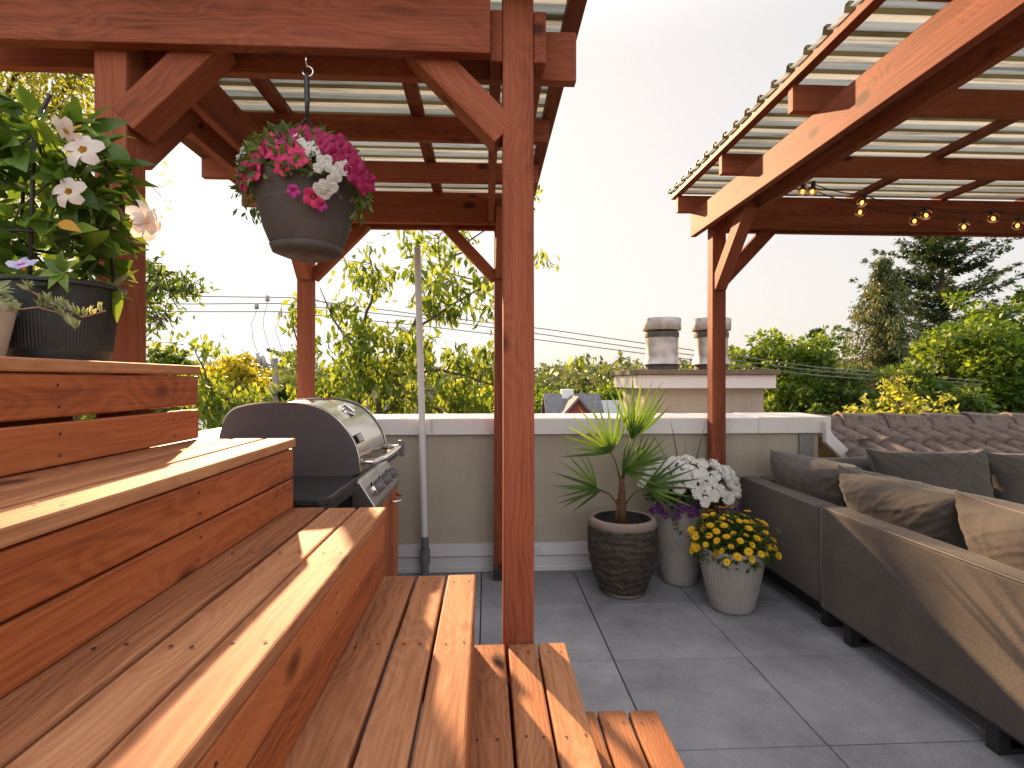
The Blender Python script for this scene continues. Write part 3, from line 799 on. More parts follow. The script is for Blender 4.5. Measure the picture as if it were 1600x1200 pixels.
# =================================================================== SOFA
def rbox(name, x, y, z, parent, m=M_FAB, r=.018):
    mb = MB(); mb.box(((x[0]+x[1])/2, (y[0]+y[1])/2, (z[0]+z[1])/2), (x[1]-x[0], y[1]-y[0], z[1]-z[0]))
    return mb.build(name, m, parent, bevel=r, seg=4, smooth=True, angle=40)
def piping(name, pts, parent, r=.0035):
    return MB().tube(pts, r, 6).build(name, M_PIPING, parent, smooth=True)
def sofa():
    # corner module
    e = empty('sofa_module', (2.1, 3.1, 0), 'charcoal fabric corner section of the patio sofa, against the far parapet', 'sofa', 'sections of the charcoal sofa')
    rbox('back_panel', (1.70, 1.82), (2.652, 3.52), (.135, .635), e)
    rbox('back_panel', (1.823, 2.60), (3.40, 3.52), (.135, .635), e)
    rbox('seat_base', (1.825, 2.60), (2.652, 3.395), (.135, .30), e)
    rbox('seat_cushion', (1.83, 2.60), (2.655, 3.39), (.302, .43), e, r=.035)
    piping('piping', [(1.703, 2.66, .628), (1.703, 3.1, .630), (1.703, 3.51, .628)], e)
    rbox('base_rail', (1.745, 2.57), (2.69, 3.48), (.10, .134), e, M_IRON, .003)
    for yy in (2.71, 3.42):
        m = MB(); m.box((1.785, yy, .05), (.05, .05, .10)); m.box((2.5, yy, .05), (.05, .05, .10)); m.box((2.14, yy, .012), (.66, .05, .02)); m.build('leg_frame', M_IRON, e, bevel=.002)
    rbox('base_skirt', (1.80, 1.84), (2.72, 3.44), (.02, .10), e, M_IRON, .002)
    # long module toward the viewer
    e2 = empty('sofa_module', (2.1, 1.9, 0), 'charcoal fabric long section of the patio sofa with its sunlit back to the steps', 'sofa', 'sections of the charcoal sofa')
    rbox('back_panel', (1.695, 1.815), (.95, 2.642), (.120, .640), e2)
    rbox('seat_base', (1.818, 2.55), (.95, 2.642), (.12, .30), e2)
    for a, b in ((1.80, 2.64), (.955, 1.795)): rbox('seat_cushion', (1.83, 2.56), (a, b), (.302, .43), e2, r=.035)
    piping('piping', [(1.699, .96, .634), (1.698, 1.8, .636), (1.699, 2.63, .634)], e2)
    piping('piping', [(1.698, 2.637, .13), (1.697, 2.637, .4), (1.698, 2.637, .63)], e2, .0025)
    rbox('base_rail', (1.74, 2.50), (1.0, 2.60), (.09, .119), e2, M_IRON, .003)
    for yy in (2.50, 1.76, 1.06):
        m = MB()
        for xx in (1.762, 2.45): m.box((xx, yy, .05), (.045, .05, .10))
        m.box((2.1, yy, .011), (.64, .05, .018)); m.build('leg_frame', M_IRON, e2, bevel=.002)
    # module along the far side
    e3 = empty('sofa_module', (3.2, 3.1, 0), 'charcoal fabric section of the patio sofa running below the tiled roof', 'sofa', 'sections of the charcoal sofa')
    rbox('back_panel', (2.604, 4.2), (3.12, 3.24), (.135, .635), e3)
    rbox('seat_base', (2.604, 4.2), (2.40, 3.115), (.135, .30), e3)
    rbox('seat_cushion', (2.604, 4.19), (2.38, 3.11), (.302, .43), e3, r=.035)
    for xx in (2.7, 4.1):
        m = MB(); m.box((xx, 2.5, .066), (.05, .05, .132)); m.box((xx, 3.15, .066), (.05, .05, .132)); m.build('leg_frame', M_IRON, e3, bevel=.002)

def cushion(label, c, w_, h_, t_, rot, seed, sag=.0):
    "w along local x, h along local z, thickness along y"
    r = np.random.default_rng(seed); n = 72; mb = MB()
    ph = r.random((10, 2))*6.28; am = r.random(10); dirs = r.random(10)*3.14
    def surf(u, v, s):
        a, b = abs(u), abs(v)
        x = u*w_/2*(1-.075*(1-b*b)*a**6-.0)*(1-.03*math.cos(v*3)); z = v*h_/2*(1-.085*(1-a*a)*b**6)
        # corner ears
        ear = (a*b)**6; x *= 1+.03*ear; z *= 1+.035*ear
        th = t_/2*(max(0, 1-a**3.4))**.5*(max(0, 1-b**3.4))**.5
        wr = 0
        for k in range(10):
            q = u*math.cos(dirs[k])+v*math.sin(dirs[k]); p2 = -u*math.sin(dirs[k])+v*math.cos(dirs[k])
            wr += am[k]*max(0, math.sin(q*(9+k*1.7)+ph[k, 0]+1.2*math.sin(p2*3+ph[k, 1])))**4*(.3+.7*max(a, b)**1.5)
        # radial puckers from corners
        for (cu, cv) in ((1, 1), (-1, 1), (1, -1), (-1, -1)):
            du, dv = u-cu, v-cv; rr = math.hypot(du, dv)
            if rr < 1.0: wr += 1.5*math.cos(math.atan2(dv, du)*14)*(1-rr)**1.5*(rr**.4)
        y = s*(th+wr*.0046*min(1, th*25)*1.0)
        z -= sag*(1-a*a)*max(0, v)**2
        return Vector((x, y, z))
    for s in (-1, 1):
        vs = [surf(-1+2*i/n, -1+2*j/n, s) for i in range(n+1) for j in range(n+1)]
        fs = [(i*(n+1)+j, (i+1)*(n+1)+j, (i+1)*(n+1)+j+1, i*(n+1)+j+1) for i in range(n) for j in range(n)]
        if s > 0: fs = [f[::-1] for f in fs]
        mb.add(vs, fs)
    edge = []
    for k in range(n): edge.append(surf(-1+2*k/n, -1, 1))
    for k in range(n): edge.append(surf(1, -1+2*k/n, 1))
    for k in range(n): edge.append(surf(1-2*k/n, 1, 1))
    for k in range(n+1): edge.append(surf(-1, 1-2*k/n, 1))
    bmx = mb.mesh('cushion', M_FAB, True)
    bm = bmesh.new(); bm.from_mesh(bmx); bmesh.ops.remove_doubles(bm, verts=bm.verts, dist=.0005); bmesh.ops.recalc_face_normals(bm, faces=bm.faces); bm.to_mesh(bmx); bm.free()
    o = bpy.data.objects.new('cushion', bmx); COL.objects.link(o); o.location = c; o.rotation_euler = rot
    tag(o, label, 'cushion', 'scatter back cushions on the sofa')
    p = MB().tube(edge, .004, 5).mesh('piping', M_PIPING, True); po = bpy.data.objects.new('piping', p); COL.objects.link(po); po.parent = o
sofa()
cushion('shaded cushion in the sofa corner, on the back nearest the yellow flowers', (1.945, 3.02, .625), .68, .42, .25, (R(-20), 0, R(96)), 1)
cushion('charcoal back cushion under the white flashing, behind the corner cushion', (2.20, 3.25, .615), .62, .38, .23, (R(-14), 0, R(2)), 2)
cushion('big charcoal back cushion below the ridge tiles with a pointed corner at each end', (2.60, 3.00, .655), .68, .44, .24, (R(-14), 0, R(-3)), 3)
cushion('charcoal cushion at the right edge of the photo, below the tiled roof', (3.24, 3.00, .640), .64, .44, .24, (R(-14), 0, R(2)), 4)
cushion('brown sunlit cushion in the middle of the long sofa back', (1.93, 2.36, .628), .68, .42, .24, (R(-20), 0, R(92)), 5)
cushion('brown sunlit cushion nearest the camera, cut by the right edge of the photo', (1.93, 1.70, .625), .64, .44, .25, (R(-20), 0, R(88)), 6)

# =================================================================== FLOWERS (prototypes as meshes)
M_YEL = petal('yellow_petal', (.90, .62, .015), (.86, .50, .01)); M_YELC = simple('yellow_centre', (.35, .15, .01), .9)
M_WHT = petal('white_petal', (.88, .86, .82), (.80, .77, .74)); M_PINK = petal('pink_petal', (.80, .06, .20), (.62, .03, .17))
M_MAG = petal('magenta_petal', (.42, .008, .10), (.28, .004, .07)); M_VIO = petal('violet_pink_petal', (.60, .05, .38), (.5, .03, .3))
M_PUR = petal('purple_petal', (.12, .02, .16), (.07, .01, .10)); M_LAV = petal('lavender_petal', (.52, .50, .72), (.40, .38, .62))
M_THROAT = petal('yellow_throat', (.75, .45, .06)); M_STEM = leafmat('stem_green', (.07, .10, .02), (.13, .17, .04), (.2, .22, .06), .1)
M_MAND = petal('soft_white_petal', (.78, .70, .66), (.74, .64, .58), .35)
def flower(name, kind, mats):
    mb = MB()
    if kind == 'daisy':
        for layer in range(2):
            for k in range(15):
                a = 2*math.pi*(k+.5*layer)/15; c, s = math.cos(a), math.sin(a); Lp = .028-.004*layer; wd = .0036
                h = .004+.003*layer
                vs = [(c*.004-s*wd*.5, s*.004+c*wd*.5, .001), (c*.004+s*wd*.5, s*.004-c*wd*.5, .001), (c*Lp*.6+s*wd, s*Lp*.6-c*wd, h), (c*Lp, s*Lp, h-.002), (c*Lp*.6-s*wd, s*Lp*.6+c*wd, h)]
                mb.add(vs, [(0, 1, 2, 3, 4)], 0)
        mb.ball((0, 0, .002), .0050, 10, 6, 1, (1, 1, .5))
    elif kind == 'petunia':
        seg = 30; vs = []; fs = []; prof = [(.002, -.020), (.005, -.010), (.010, -.002), (.022, .004), (.031, .001)]
        for i, (r, z) in enumerate(prof):
            for k in range(seg):
                a = 2*math.pi*k/seg; f = i/(len(prof)-1); rr = r*(1+.12*f*f*math.cos(5*a)); zz = z+.0035*f*f*math.cos(5*a+.6)+.0015*f*math.sin(11*a)
                vs.append((rr*math.cos(a), rr*math.sin(a), zz))
        ms = []
        for i in range(len(prof)-1):
            for k in range(seg): fs.append((i*seg+k, i*seg+(k+1) % seg, (i+1)*seg+(k+1) % seg, (i+1)*seg+k)); ms.append(1 if i < 1 else (2 if i == 1 else 0))
        mb.add(vs, fs); mb.m = ms
    elif kind == 'ruffle':      # double white / impatiens: several loose petals
        for k in range(11):
            a = 2*math.pi*k/5+ (k//5)*.6; rr = .020-.005*(k//5); c, s = math.cos(a), math.sin(a); t = .004*(k//5)
            vs = [(0, 0, t)]
            for q in range(7):
                b = (q-3)/3*.62; ru = rr*(1-.10*abs(q-3)/3)+(.0015 if q % 2 else 0)
                vs.append((ru*math.cos(a+b), ru*math.sin(a+b), t+.004*math.sin(q*2.1+k)+.003))
            mb.add(vs, [(0, q, q+1) for q in range(1, 7)], 0)
    elif kind == 'pinwheel':    # mandevilla: tube and five broad petals
        mb.tube([(0, 0, -.062), (0, 0, -.035), (0, 0, -.012), (0, 0, .002)], [.003, .005, .010, .014], 12, 1, cap=False)
        for k in range(5):
            a = 2*math.pi*k/5; vs = []; fs = []
            for i in range(6):
                t = i/5; rr = .012+.048*t; off = .55*t; wd = (.25+.55*math.sin(math.pi*(.15+.75*t)))*.028
                for j in (-1, 0, 1):
                    aa = a+off*.5; x = rr*math.cos(aa)-j*wd*math.sin(aa); y = rr*math.sin(aa)+j*wd*math.cos(aa)
                    vs.append((x, y, .004+.006*math.sin(t*2.6)-.012*t*t+.004*j*math.sin(3*t)))
            for i in range(5):
                for j in range(2): fs.append((i*3+j, i*3+j+1, i*3+j+4, i*3+j+3))
            mb.add(vs, fs, 0)
    o = mb.mesh(name, mats, True)
    return o
def put(me, name, loc, d, sc, parent, spin=None):
    o = bpy.data.objects.new(name, me); COL.objects.link(o); o.parent = parent
    o.location = Vector(loc)-world_loc(parent); o.rotation_mode = 'QUATERNION'
    q = Vector(d).to_track_quat('Z', 'Y'); s = Quaternion((0, 0, 1), random.random()*6.28 if spin is None else spin)
    o.rotation_quaternion = q @ s; o.scale = (sc,)*3; return o
F_DAISY = flower('daisy', 'daisy', [M_YEL, M_YELC])
F_PINK = flower('petunia', 'petunia', [M_PINK, M_THROAT, M_MAG]); F_MAG = flower('petunia', 'petunia', [M_MAG, M_PUR, M_MAG])
F_VIO = flower('petunia', 'petunia', [M_VIO, M_THROAT, M_MAG]); F_PUR = flower('pansy', 'petunia', [M_PUR, M_THROAT, M_PUR])
F_WHT = flower('white_bloom', 'ruffle', [M_WHT]); F_MAND = flower('trumpet_flower', 'pinwheel', [M_MAND, M_THROAT])
F_LAV = flower('pansy', 'petunia', [M_LAV, M_THROAT, M_VIO])

def dome_pts(n, c, r, zmin=0.0):
    c = np.array(c); out = []
    while len(out) < n:
        d = norm(rng.normal(size=(1, 3)))[0]
        if d[2] < zmin: continue
        out.append(d)
    return np.array(out)

L_DARK = leafmat('dark_leaf', (.018, .045, .012), (.04, .09, .02), (.10, .17, .04), .3)
L_MIX = leafmat('mixed_green_leaf', (.045, .085, .02), (.09, .15, .035), (.20, .27, .07), .35, nscale=8)
L_MAND = leafmat('glossy_leaf', (.045, .09, .018), (.10, .18, .032), (.22, .33, .06), .4, rough=.3, nscale=6)
L_PALM = leafmat('palm_leaf', (.04, .085, .018), (.085, .16, .026), (.17, .26, .045), .45, rough=.38, nscale=4)
L_VAR = leafmat('pale_variegated_leaf', (.14, .20, .09), (.30, .36, .19), (.50, .52, .34), .3, nscale=14)
L_SPIKE = leafmat('spike_leaf', (.05, .08, .03), (.10, .14, .06), (.16, .2, .08), .2)

# ---- yellow daisies
def yellow_pot():
    c = Vector((1.374, 2.937, 0))
    p = empty('flower_pot', c, 'tapered pale glazed pot with fluted sides, full of yellow daisies', 'pot')
    prof = [(.0, .0), (.105, .0), (.118, .02), (.135, .09), (.158, .20), (.176, .31), (.183, .345), (.178, .352), (.168, .345), (.160, .30), (.0, .295)]
    def wob(a, z, i): return .0016*math.sin(a*46+math.sin(z*40+a*5)*.8) if 1 < i < 6 else 0
    MB().lathe(prof, c, 230, wob=wob).build('pot_body', M_CONC, p, smooth=True)
    MB().lathe([(.0, .312), (.166, .310)], c, 40).build('soil', M_SOIL, p)
    q = empty('daisy_plant', c+Vector((0, 0, .31)), 'yellow daisies in bloom with dark green leaves, growing in the fluted pale pot', 'plant')
    cen = np.array(c)+np.array([0, 0, .34])
    n = 2300; d = dome_pts(n, cen, 1, -.35); rad = rng.uniform(.25, 1.0, n)**.6
    P = cen+d*rad[:, None]*np.array([.215, .20, .185])
    leaves('foliage', P, norm(d+rng.normal(size=(n, 3))*.6+[0, 0, .3]), rdir(n), rng.uniform(.02, .045, n), rng.uniform(.008, .014, n), L_DARK, q, fold=.2)
    st = MB(); N = 99
    for k in range(N):
        g = k/N; th = k*2.39996; ph = math.acos(1-1.12*g); d = Vector((math.sin(ph)*math.cos(th), math.sin(ph)*math.sin(th), math.cos(ph)))
        rr = random.uniform(.80, 1.14); loc = Vector(cen)+Vector((d.x*.225*rr, d.y*.215*rr, d.z*.195*rr+.005))
        dd = Vector((d.x*.8+random.gauss(0, .34), d.y*.8-.15+random.gauss(0, .3), d.z+.55))
        put(F_DAISY, 'daisy', loc, dd, random.uniform(.66, 1.08), q)
        st.tube([Vector(cen)+Vector((d.x*.08, d.y*.08, .02)), Vector(cen).lerp(loc, .6), loc-dd.normalized()*.002], .0014, 4, cap=False)
    for (dx, dz) in ((.27, .03), (.245, .10), (-.235, .02), (-.22, .09)):
        loc = Vector(cen)+Vector((dx, -.04, dz)); put(F_DAISY, 'daisy', loc, (dx*3, -.3, .6), .7, q)
        st.tube([Vector(cen)+Vector((dx*.3, 0, .02)), loc], .0014, 4, cap=False)
    st.build('stems', M_STEM, q)
    nl = 24; a = rng.random(nl)*6.28
    P = cen+np.stack([np.cos(a)*.16, np.sin(a)*.16, rng.uniform(-.04, .02, nl)], 1)
    leaves('broad_leaves', P, np.stack([np.cos(a), np.sin(a), -.5+0*a], 1), np.stack([0*a, 0*a, 1+0*a], 1), .05, .03, L_DARK, q, seg=4, droop=.3)
yellow_pot()

# ---- tall planter with white petunias
def white_pot():
    c = Vector((1.225, 3.345, 0))
    p = empty('flower_pot', c, 'tall narrow pale concrete planter full of white and purple flowers', 'pot')
    prof = [(.0, .0), (.100, .0), (.112, .02), (.128, .12), (.142, .28), (.152, .42), (.158, .515), (.152, .522), (.142, .515), (.138, .47), (.0, .465)]
    MB().lathe(prof, c, 64, wob=lambda a, z, i: .0012*math.sin(3*a+z*9)).build('pot_body', M_CONC, p, smooth=True)
    q = empty('petunia_plant', c+Vector((0, 0, .47)), 'white petunias spilling over purple ones in the tall concrete planter', 'plant')
    cen = np.array(c)+np.array([.03, -.02, .555])
    n = 1100; d = dome_pts(n, cen, 1, -.25); rad = rng.uniform(.2, 1.0, n)**.6
    P = cen+d*rad[:, None]*np.array([.23, .19, .17])
    leaves('foliage', P, norm(d+rng.normal(size=(n, 3))*.6), rdir(n), rng.uniform(.03, .05, n), rng.uniform(.012, .022, n), L_DARK, q, fold=.2)
    N = 92
    for k in range(N):
        g = k/N; th = k*2.39996; ph = math.acos(1-1.0*g); d = Vector((math.sin(ph)*math.cos(th), math.sin(ph)*math.sin(th), math.cos(ph)))
        if d.z < .25 and d.x < -.1: continue
        rr = random.uniform(.92, 1.1); loc = Vector(cen)+Vector((d.x*.30*rr+.02, d.y*.205*rr, d.z*.215*rr))
        put(F_WHT, 'white_bloom', loc, (d.x+random.gauss(0, .2), d.y-.35, d.z+.2), random.uniform(1.7, 2.2), q)
    for k in range(24):
        x = -.25+.30*random.random(); z = -.02-.07*random.random()-.2*max(0, x+.05)*0
        y = -.17-random.random()*.05+.10*abs(x+.1)/.2
        put(F_PUR, 'pansy', Vector(cen)+Vector((x, y, z)), (x*2, -1, .2), random.uniform(.55, .8), q)
    for k in range(5): put(F_PUR, 'pansy', Vector(cen)+Vector((.16+.03*k, -.15, -.05-.02*random.random())), (.5, -1, .2), .6, q)
    n = 40; t = np.linspace(0, 1, n); P = np.stack([c.x-.095+.05*t**3+rng.normal(size=n)*.006, c.y-.15-0*t, .50-.16*t+.0*t], 1)
    leaves('trailing_stem', P, rdir(n)+[0, -.5, -.3], rdir(n), .022, .012, L_MIX, q)
    # spikes
    P = []; D = []; LL = []
    for (dx, dy, ln, lx) in ((-.02, .02, .44, -.05), (.02, .02, .42, .35), (.06, .02, .30, .5), (-.08, 0, .36, -.62), (-.05, 0, .40, -.85), (-.12, .02, .30, -.4), (.0, .03, .33, .12), (-.02, 0, .40, -.45)):
        P.append((cen[0]+dx, cen[1]+dy, .58)); D.append((lx, .1, 1)); LL.append(ln*1.1)
    leaves('spike_leaves', np.array(P), np.array(D), np.array([[.1, -1, .2]]*len(P)), np.array(LL), .011, L_SPIKE, q, seg=10, droop=np.array([.15, .05, .2, .25, .35, .2, .1, .1]), fold=.3)
white_pot()

# ---- palm
def palm():
    c = Vector((.822, 3.20, 0))
    p = empty('palm_pot', c, 'round dark pot with ridged stacked slate texture and a smooth clay rim', 'pot')
    M_SL = simple('stacked_slate', (.048, .036, .028), .7, var=.5, scale=30, bump=.8, bscale=90, dirt=((.13, .10, .08), 40, .6))
    M_RIM = simple('clay_rim', (.24, .185, .155), .65, var=.12, dirt=((.14, .10, .08), 9, .6))
    prof = []; nz = 74
    key = [(0, .135), (.03, .142), (.15, .185), (.28, .207), (.38, .206), (.42, .200)]
    def rad(z):
        for (z0, r0), (z1, r1) in zip(key, key[1:]):
            if z <= z1: t = (z-z0)/(z1-z0); t = t*t*(3-2*t)*.4+t*.6; return r0+(r1-r0)*t
        return .2
    for i in range(nz+1): z = .025+.385*i/nz; prof.append((rad(z), z))
    rr = random.Random(3); ph = [rr.random()*6.28 for _ in range(nz+1)]; am = [rr.uniform(.3, 1) for _ in range(nz+1)]
    def wob(a, z, i):
        u = z*150+1.6*math.sin(3*a+z*14)+.9*math.sin(8*a-z*40)+.5*math.sin(17*a+z*90)
        return .0032*math.sin(u)+.0022*math.sin(u*.43+5*a)+.0014*math.sin(29*a+z*170)
    MB().lathe(prof, c, 200, wob=wob).build('pot_body', M_SL, p, smooth=True)
    MB().lathe([(0, .002), (.128, .002), (.137, .03), (.132, .034)], c, 60).build('pot_foot', M_RIM, p, smooth=True)
    MB().lathe([(.200, .405), (.206, .415), (.203, .44), (.196, .452), (.178, .455), (.172, .448), (.172, .42)], c, 60).build('rim', M_RIM, p, smooth=True)
    MB().lathe([(.172, .44), (.168, .449), (.160, .449), (.158, .41), (.0, .41)], c, 60).build('inner_pot', M_BLACK, p, smooth=True, angle=40)
    s = MB()
    for k in range(420):
        a = random.random()*6.28; r_ = .155*math.sqrt(random.random()); s.ball(c+Vector((r_*math.cos(a), r_*math.sin(a), .413)), random.uniform(.004, .010), 5, 4)
    s.build('bark_mulch', M_SOIL, p)
    q = empty('fan_palm', c+Vector((0, 0, .41)), 'small fan palm with bright green pleated fronds in the ridged dark pot', 'palm')
    M_TR = simple('palm_trunk_fibre', (.13, .06, .03), .9, var=.4, scale=60, bump=1, bscale=140)
    MB().tube([c+Vector((0, 0, .41)), c+Vector((-.004, 0, .50)), c+Vector((-.002, 0, .62)), c+Vector((-.004, 0, .70))], [.030, .026, .020, .013], 12).tube([c+Vector((-.04, -.01, .41)), c+Vector((-.035, -.01, .49)), c+Vector((-.03, 0, .56))], [.010, .009, .006], 8).build('trunk', M_TR, q, smooth=True)
    fr = [  # hub, fan direction, spread deg, n, length
        ((.75-.822, 0, .845), (-.55, -.1, 1.0), 130, 12, .38), ((.06, .02, .925), (.30, .05, 1.0), 78, 10, .43), ((-.01, -.05, .74), (.85, -.35, .45), 120, 10, .30),
        ((.12, -.06, .64), (1.0, -.25, .12), 95, 10, .34), ((-.17, -.05, .64), (-1.0, -.1, .55), 110, 8, .30), ((-.12, .06, .60), (-.95, .05, -.10), 60, 4, .30),
        ((.08, .05, .74), (.85, .1, .7), 60, 7, .30)]
    st = MB()
    for (h, d, spd, n, ln) in fr:
        hub = c+Vector(h)+Vector((0, 0, 0)); d = Vector(d).normalized()
        base = c+Vector((-.003+random.uniform(-.01, .01), 0, .50 if h[2] < .7 else .66))
        mid = base.lerp(hub, .5)+Vector((0, 0, .03)); st.tube([base, mid, hub], [.0055, .004, .0035], 6)
        side = d.cross(Vector((.15, -1, .35))).normalized(); nn = side.cross(d).normalized()
        P = []; D = []; N = []; LL = []; DR = []
        for k in range(n):
            t = (k/(n-1)-.5); a = R(spd)*t; dd = (d*math.cos(a)+side*math.sin(a)+nn*random.uniform(-.06, .06)).normalized()
            P.append(hub); D.append(dd); N.append(nn); LL.append(ln*(1-.45*abs(t)**1.5)*random.uniform(.88, 1.05)); DR.append(random.uniform(.02, .16)+(.12 if abs(t) > .35 else 0))
        # one fan of pleated blades
        leaves('frond', np.array([tuple(v) for v in P]), np.array([tuple(v) for v in D]), np.array([tuple(v) for v in N]), np.array(LL), np.array(LL)*.064, L_PALM, q, seg=8, droop=np.array(DR), fold=.55, tip=.8)
    st.build('leaf_stalks', M_STEM, q, smooth=True)
palm()

# ---- hanging basket
def basket():
    c = Vector((-.548, 1.664, 0)); zr = 1.885; 
    p = empty('hanging_basket', (c.x, c.y, 1.66), 'charcoal bowl shaped hanging basket on a black wire hanger under the pergola beam', 'hanging basket')
    prof = [(0, 1.668), (.085, 1.664), (.096, 1.672), (.108, 1.695), (.124, 1.735), (.137, 1.79), (.1385, 1.795), (.141, 1.80), (.1395, 1.806), (.143, 1.812), (.148, 1.86), (.153, 1.885), (.149, 1.889), (.144, 1.885), (.138, 1.86), (0, 1.855)]
    MB().lathe(prof, (c.x, c.y, 0), 64).build('bowl', M_CHAR, p, smooth=True, angle=50)
    MB().lathe([(0, 1.6645), (.060, 1.650), (.097, 1.664), (.105, 1.684), (.100, 1.684), (.094, 1.670)], (c.x, c.y, 0), 48, wob=lambda a, z, i: .002*math.sin(4*a)).build('drip_saucer', M_CHAR, p, smooth=True)
    zj = 2.135
    hk = Vector((-.548, 1.664, 0))
    for a in (R(200), R(320), R(80)):
        q0 = c+Vector((.148*math.cos(a), .148*math.sin(a), 1.875)); MB().tube([q0, hk+Vector((0, 0, zj-.05))], .0022, 5).build('hanger_wire', M_IRON, p)
    MB().tube([hk+Vector((0, 0, zj-.055)), hk+Vector((0, 0, zj)), hk+Vector((-.002, 0, zj+.065)), hk+Vector((0, 0, zj+.082))], [.005, .0085, .0085, .006], 8).build('hanger_clip', M_BLACK, p, smooth=True)
    h = empty('ceiling_hook', (-.548, 1.648, 2.27), 'bright metal screw hook in the front beam of the left pergola', 'hook')
    pts = [hk+Vector((0, -.01, 2.274)), hk+Vector((0, -.01, 2.245))]
    for k in range(9):
        a = R(100-290*k/8); pts.append(hk+Vector((.002+.016*math.cos(a), 0, 2.222+.016*math.sin(a))))
    MB().tube(pts, .0028, 7).build('hook_wire', M_CHROME, h, smooth=True)
    q = empty('basket_flowers', (c.x, c.y, 1.86), 'pink, magenta and white petunias overflowing the hanging basket', 'plant')
    cen = np.array([c.x-.005, c.y, 1.90])
    n = 2000; d = dome_pts(n, cen, 1, -.35); rad = rng.uniform(.3, 1.0, n)**.5
    P = cen+d*rad[:, None]*np.array([.185, .17, .125])
    P[:, 2] -= np.maximum(0, np.hypot(P[:, 0]-cen[0], P[:, 1]-cen[1])-.14)*.8
    keep = (np.hypot(P[:, 0]-cen[0], P[:, 1]-cen[1]) > .155) | (P[:, 2] > 1.88); P = P[keep]; d = d[keep]; n = len(P)
    leaves('foliage', P, norm(d+rng.normal(size=(n, 3))*.5+[0, 0, -.1]), norm(d+rng.normal(size=(n, 3))*.5), rng.uniform(.022, .044, n), rng.uniform(.010, .018, n), L_MIX, q, seg=2, droop=.2, fold=.15)
    def on(px, py, r_=.0):   # blooms over the dome surface as seen in the photograph
        v = at(px, py, 1.664)
        dx, dz = v.x-cen[0], v.z-cen[2]
        k = 1-(dx/.20)**2-(dz/.15)**2; y = c.y-.165*math.sqrt(max(.04, k))
        return Vector((v.x*(y/1.664)**.0, y, v.z))
    def adj(v):  # keep the same sight line when moved nearer
        return Vector((v.x*v.y/1.664, v.y, CAM_H+(v.z-CAM_H)*v.y/1.664))
    def bl(me, nm, px, py, sc, dirx=None):
        v = adj(on(px, py)); d_ = Vector((v.x-cen[0], (v.y-cen[1])*.9-.05, (v.z-cen[2])*1.1+.01))
        put(me, nm, v+d_.normalized()*.014, d_, sc, q)
    for (x, y) in ((458, 232), (436, 238), (420, 240), (404, 268), (466, 250), (430, 222), (398, 256), (410, 250), (388, 284), (444, 262), (392, 270), (470, 246), (489, 306), (426, 228), (438, 246), (447, 240)): bl(F_PINK, 'petunia', x, y, .78+random.random()*.18)
    for (x, y) in ((438, 230), (384, 262), (460, 297), (384, 290), (380, 276), (448, 232), (500, 318)): bl(F_VIO, 'petunia', x, y, .55)
    for (x, y) in ((446, 222), (470, 216), (486, 214), (500, 220), (512, 226), (522, 232), (534, 238), (520, 244), (506, 234), (546, 248), (540, 258), (552, 264), (556, 276), (548, 270), (478, 222), (530, 228), (560, 282), (456, 219), (513, 238), (540, 246), (563, 290), (494, 224), (570, 284)): bl(F_MAG, 'petunia', x, y, .82+random.random()*.2)
    for (x, y) in ((472, 228), (480, 234), (490, 232), (468, 222), (494, 240), (484, 242), (504, 258), (512, 264), (510, 252), (520, 270), (526, 262), (500, 252), (524, 278), (516, 282), (532, 268), (496, 292), (504, 288), (512, 296), (518, 292), (506, 302), (500, 298), (398, 236), (388, 240), (392, 246), (382, 252), (535, 260), (546, 262), (496, 264)): bl(F_WHT, 'white_bloom', x, y, .66+random.random()*.14)
    n = 170; a = rng.uniform(0, 6.28, n); t = rng.random(n)   # trailing bits at both sides
    P = np.stack([c.x+np.where(np.cos(a) < 0, -.160, .160)+rng.normal(size=n)*.012, c.y+rng.normal(size=n)*.05, 1.90-.13*t], 1)
    leaves('trailing_leaves', P, rdir(n)*.5+[0, -.3, -1], rdir(n), .026, .010, L_MIX, q, seg=2, droop=.2)
basket()

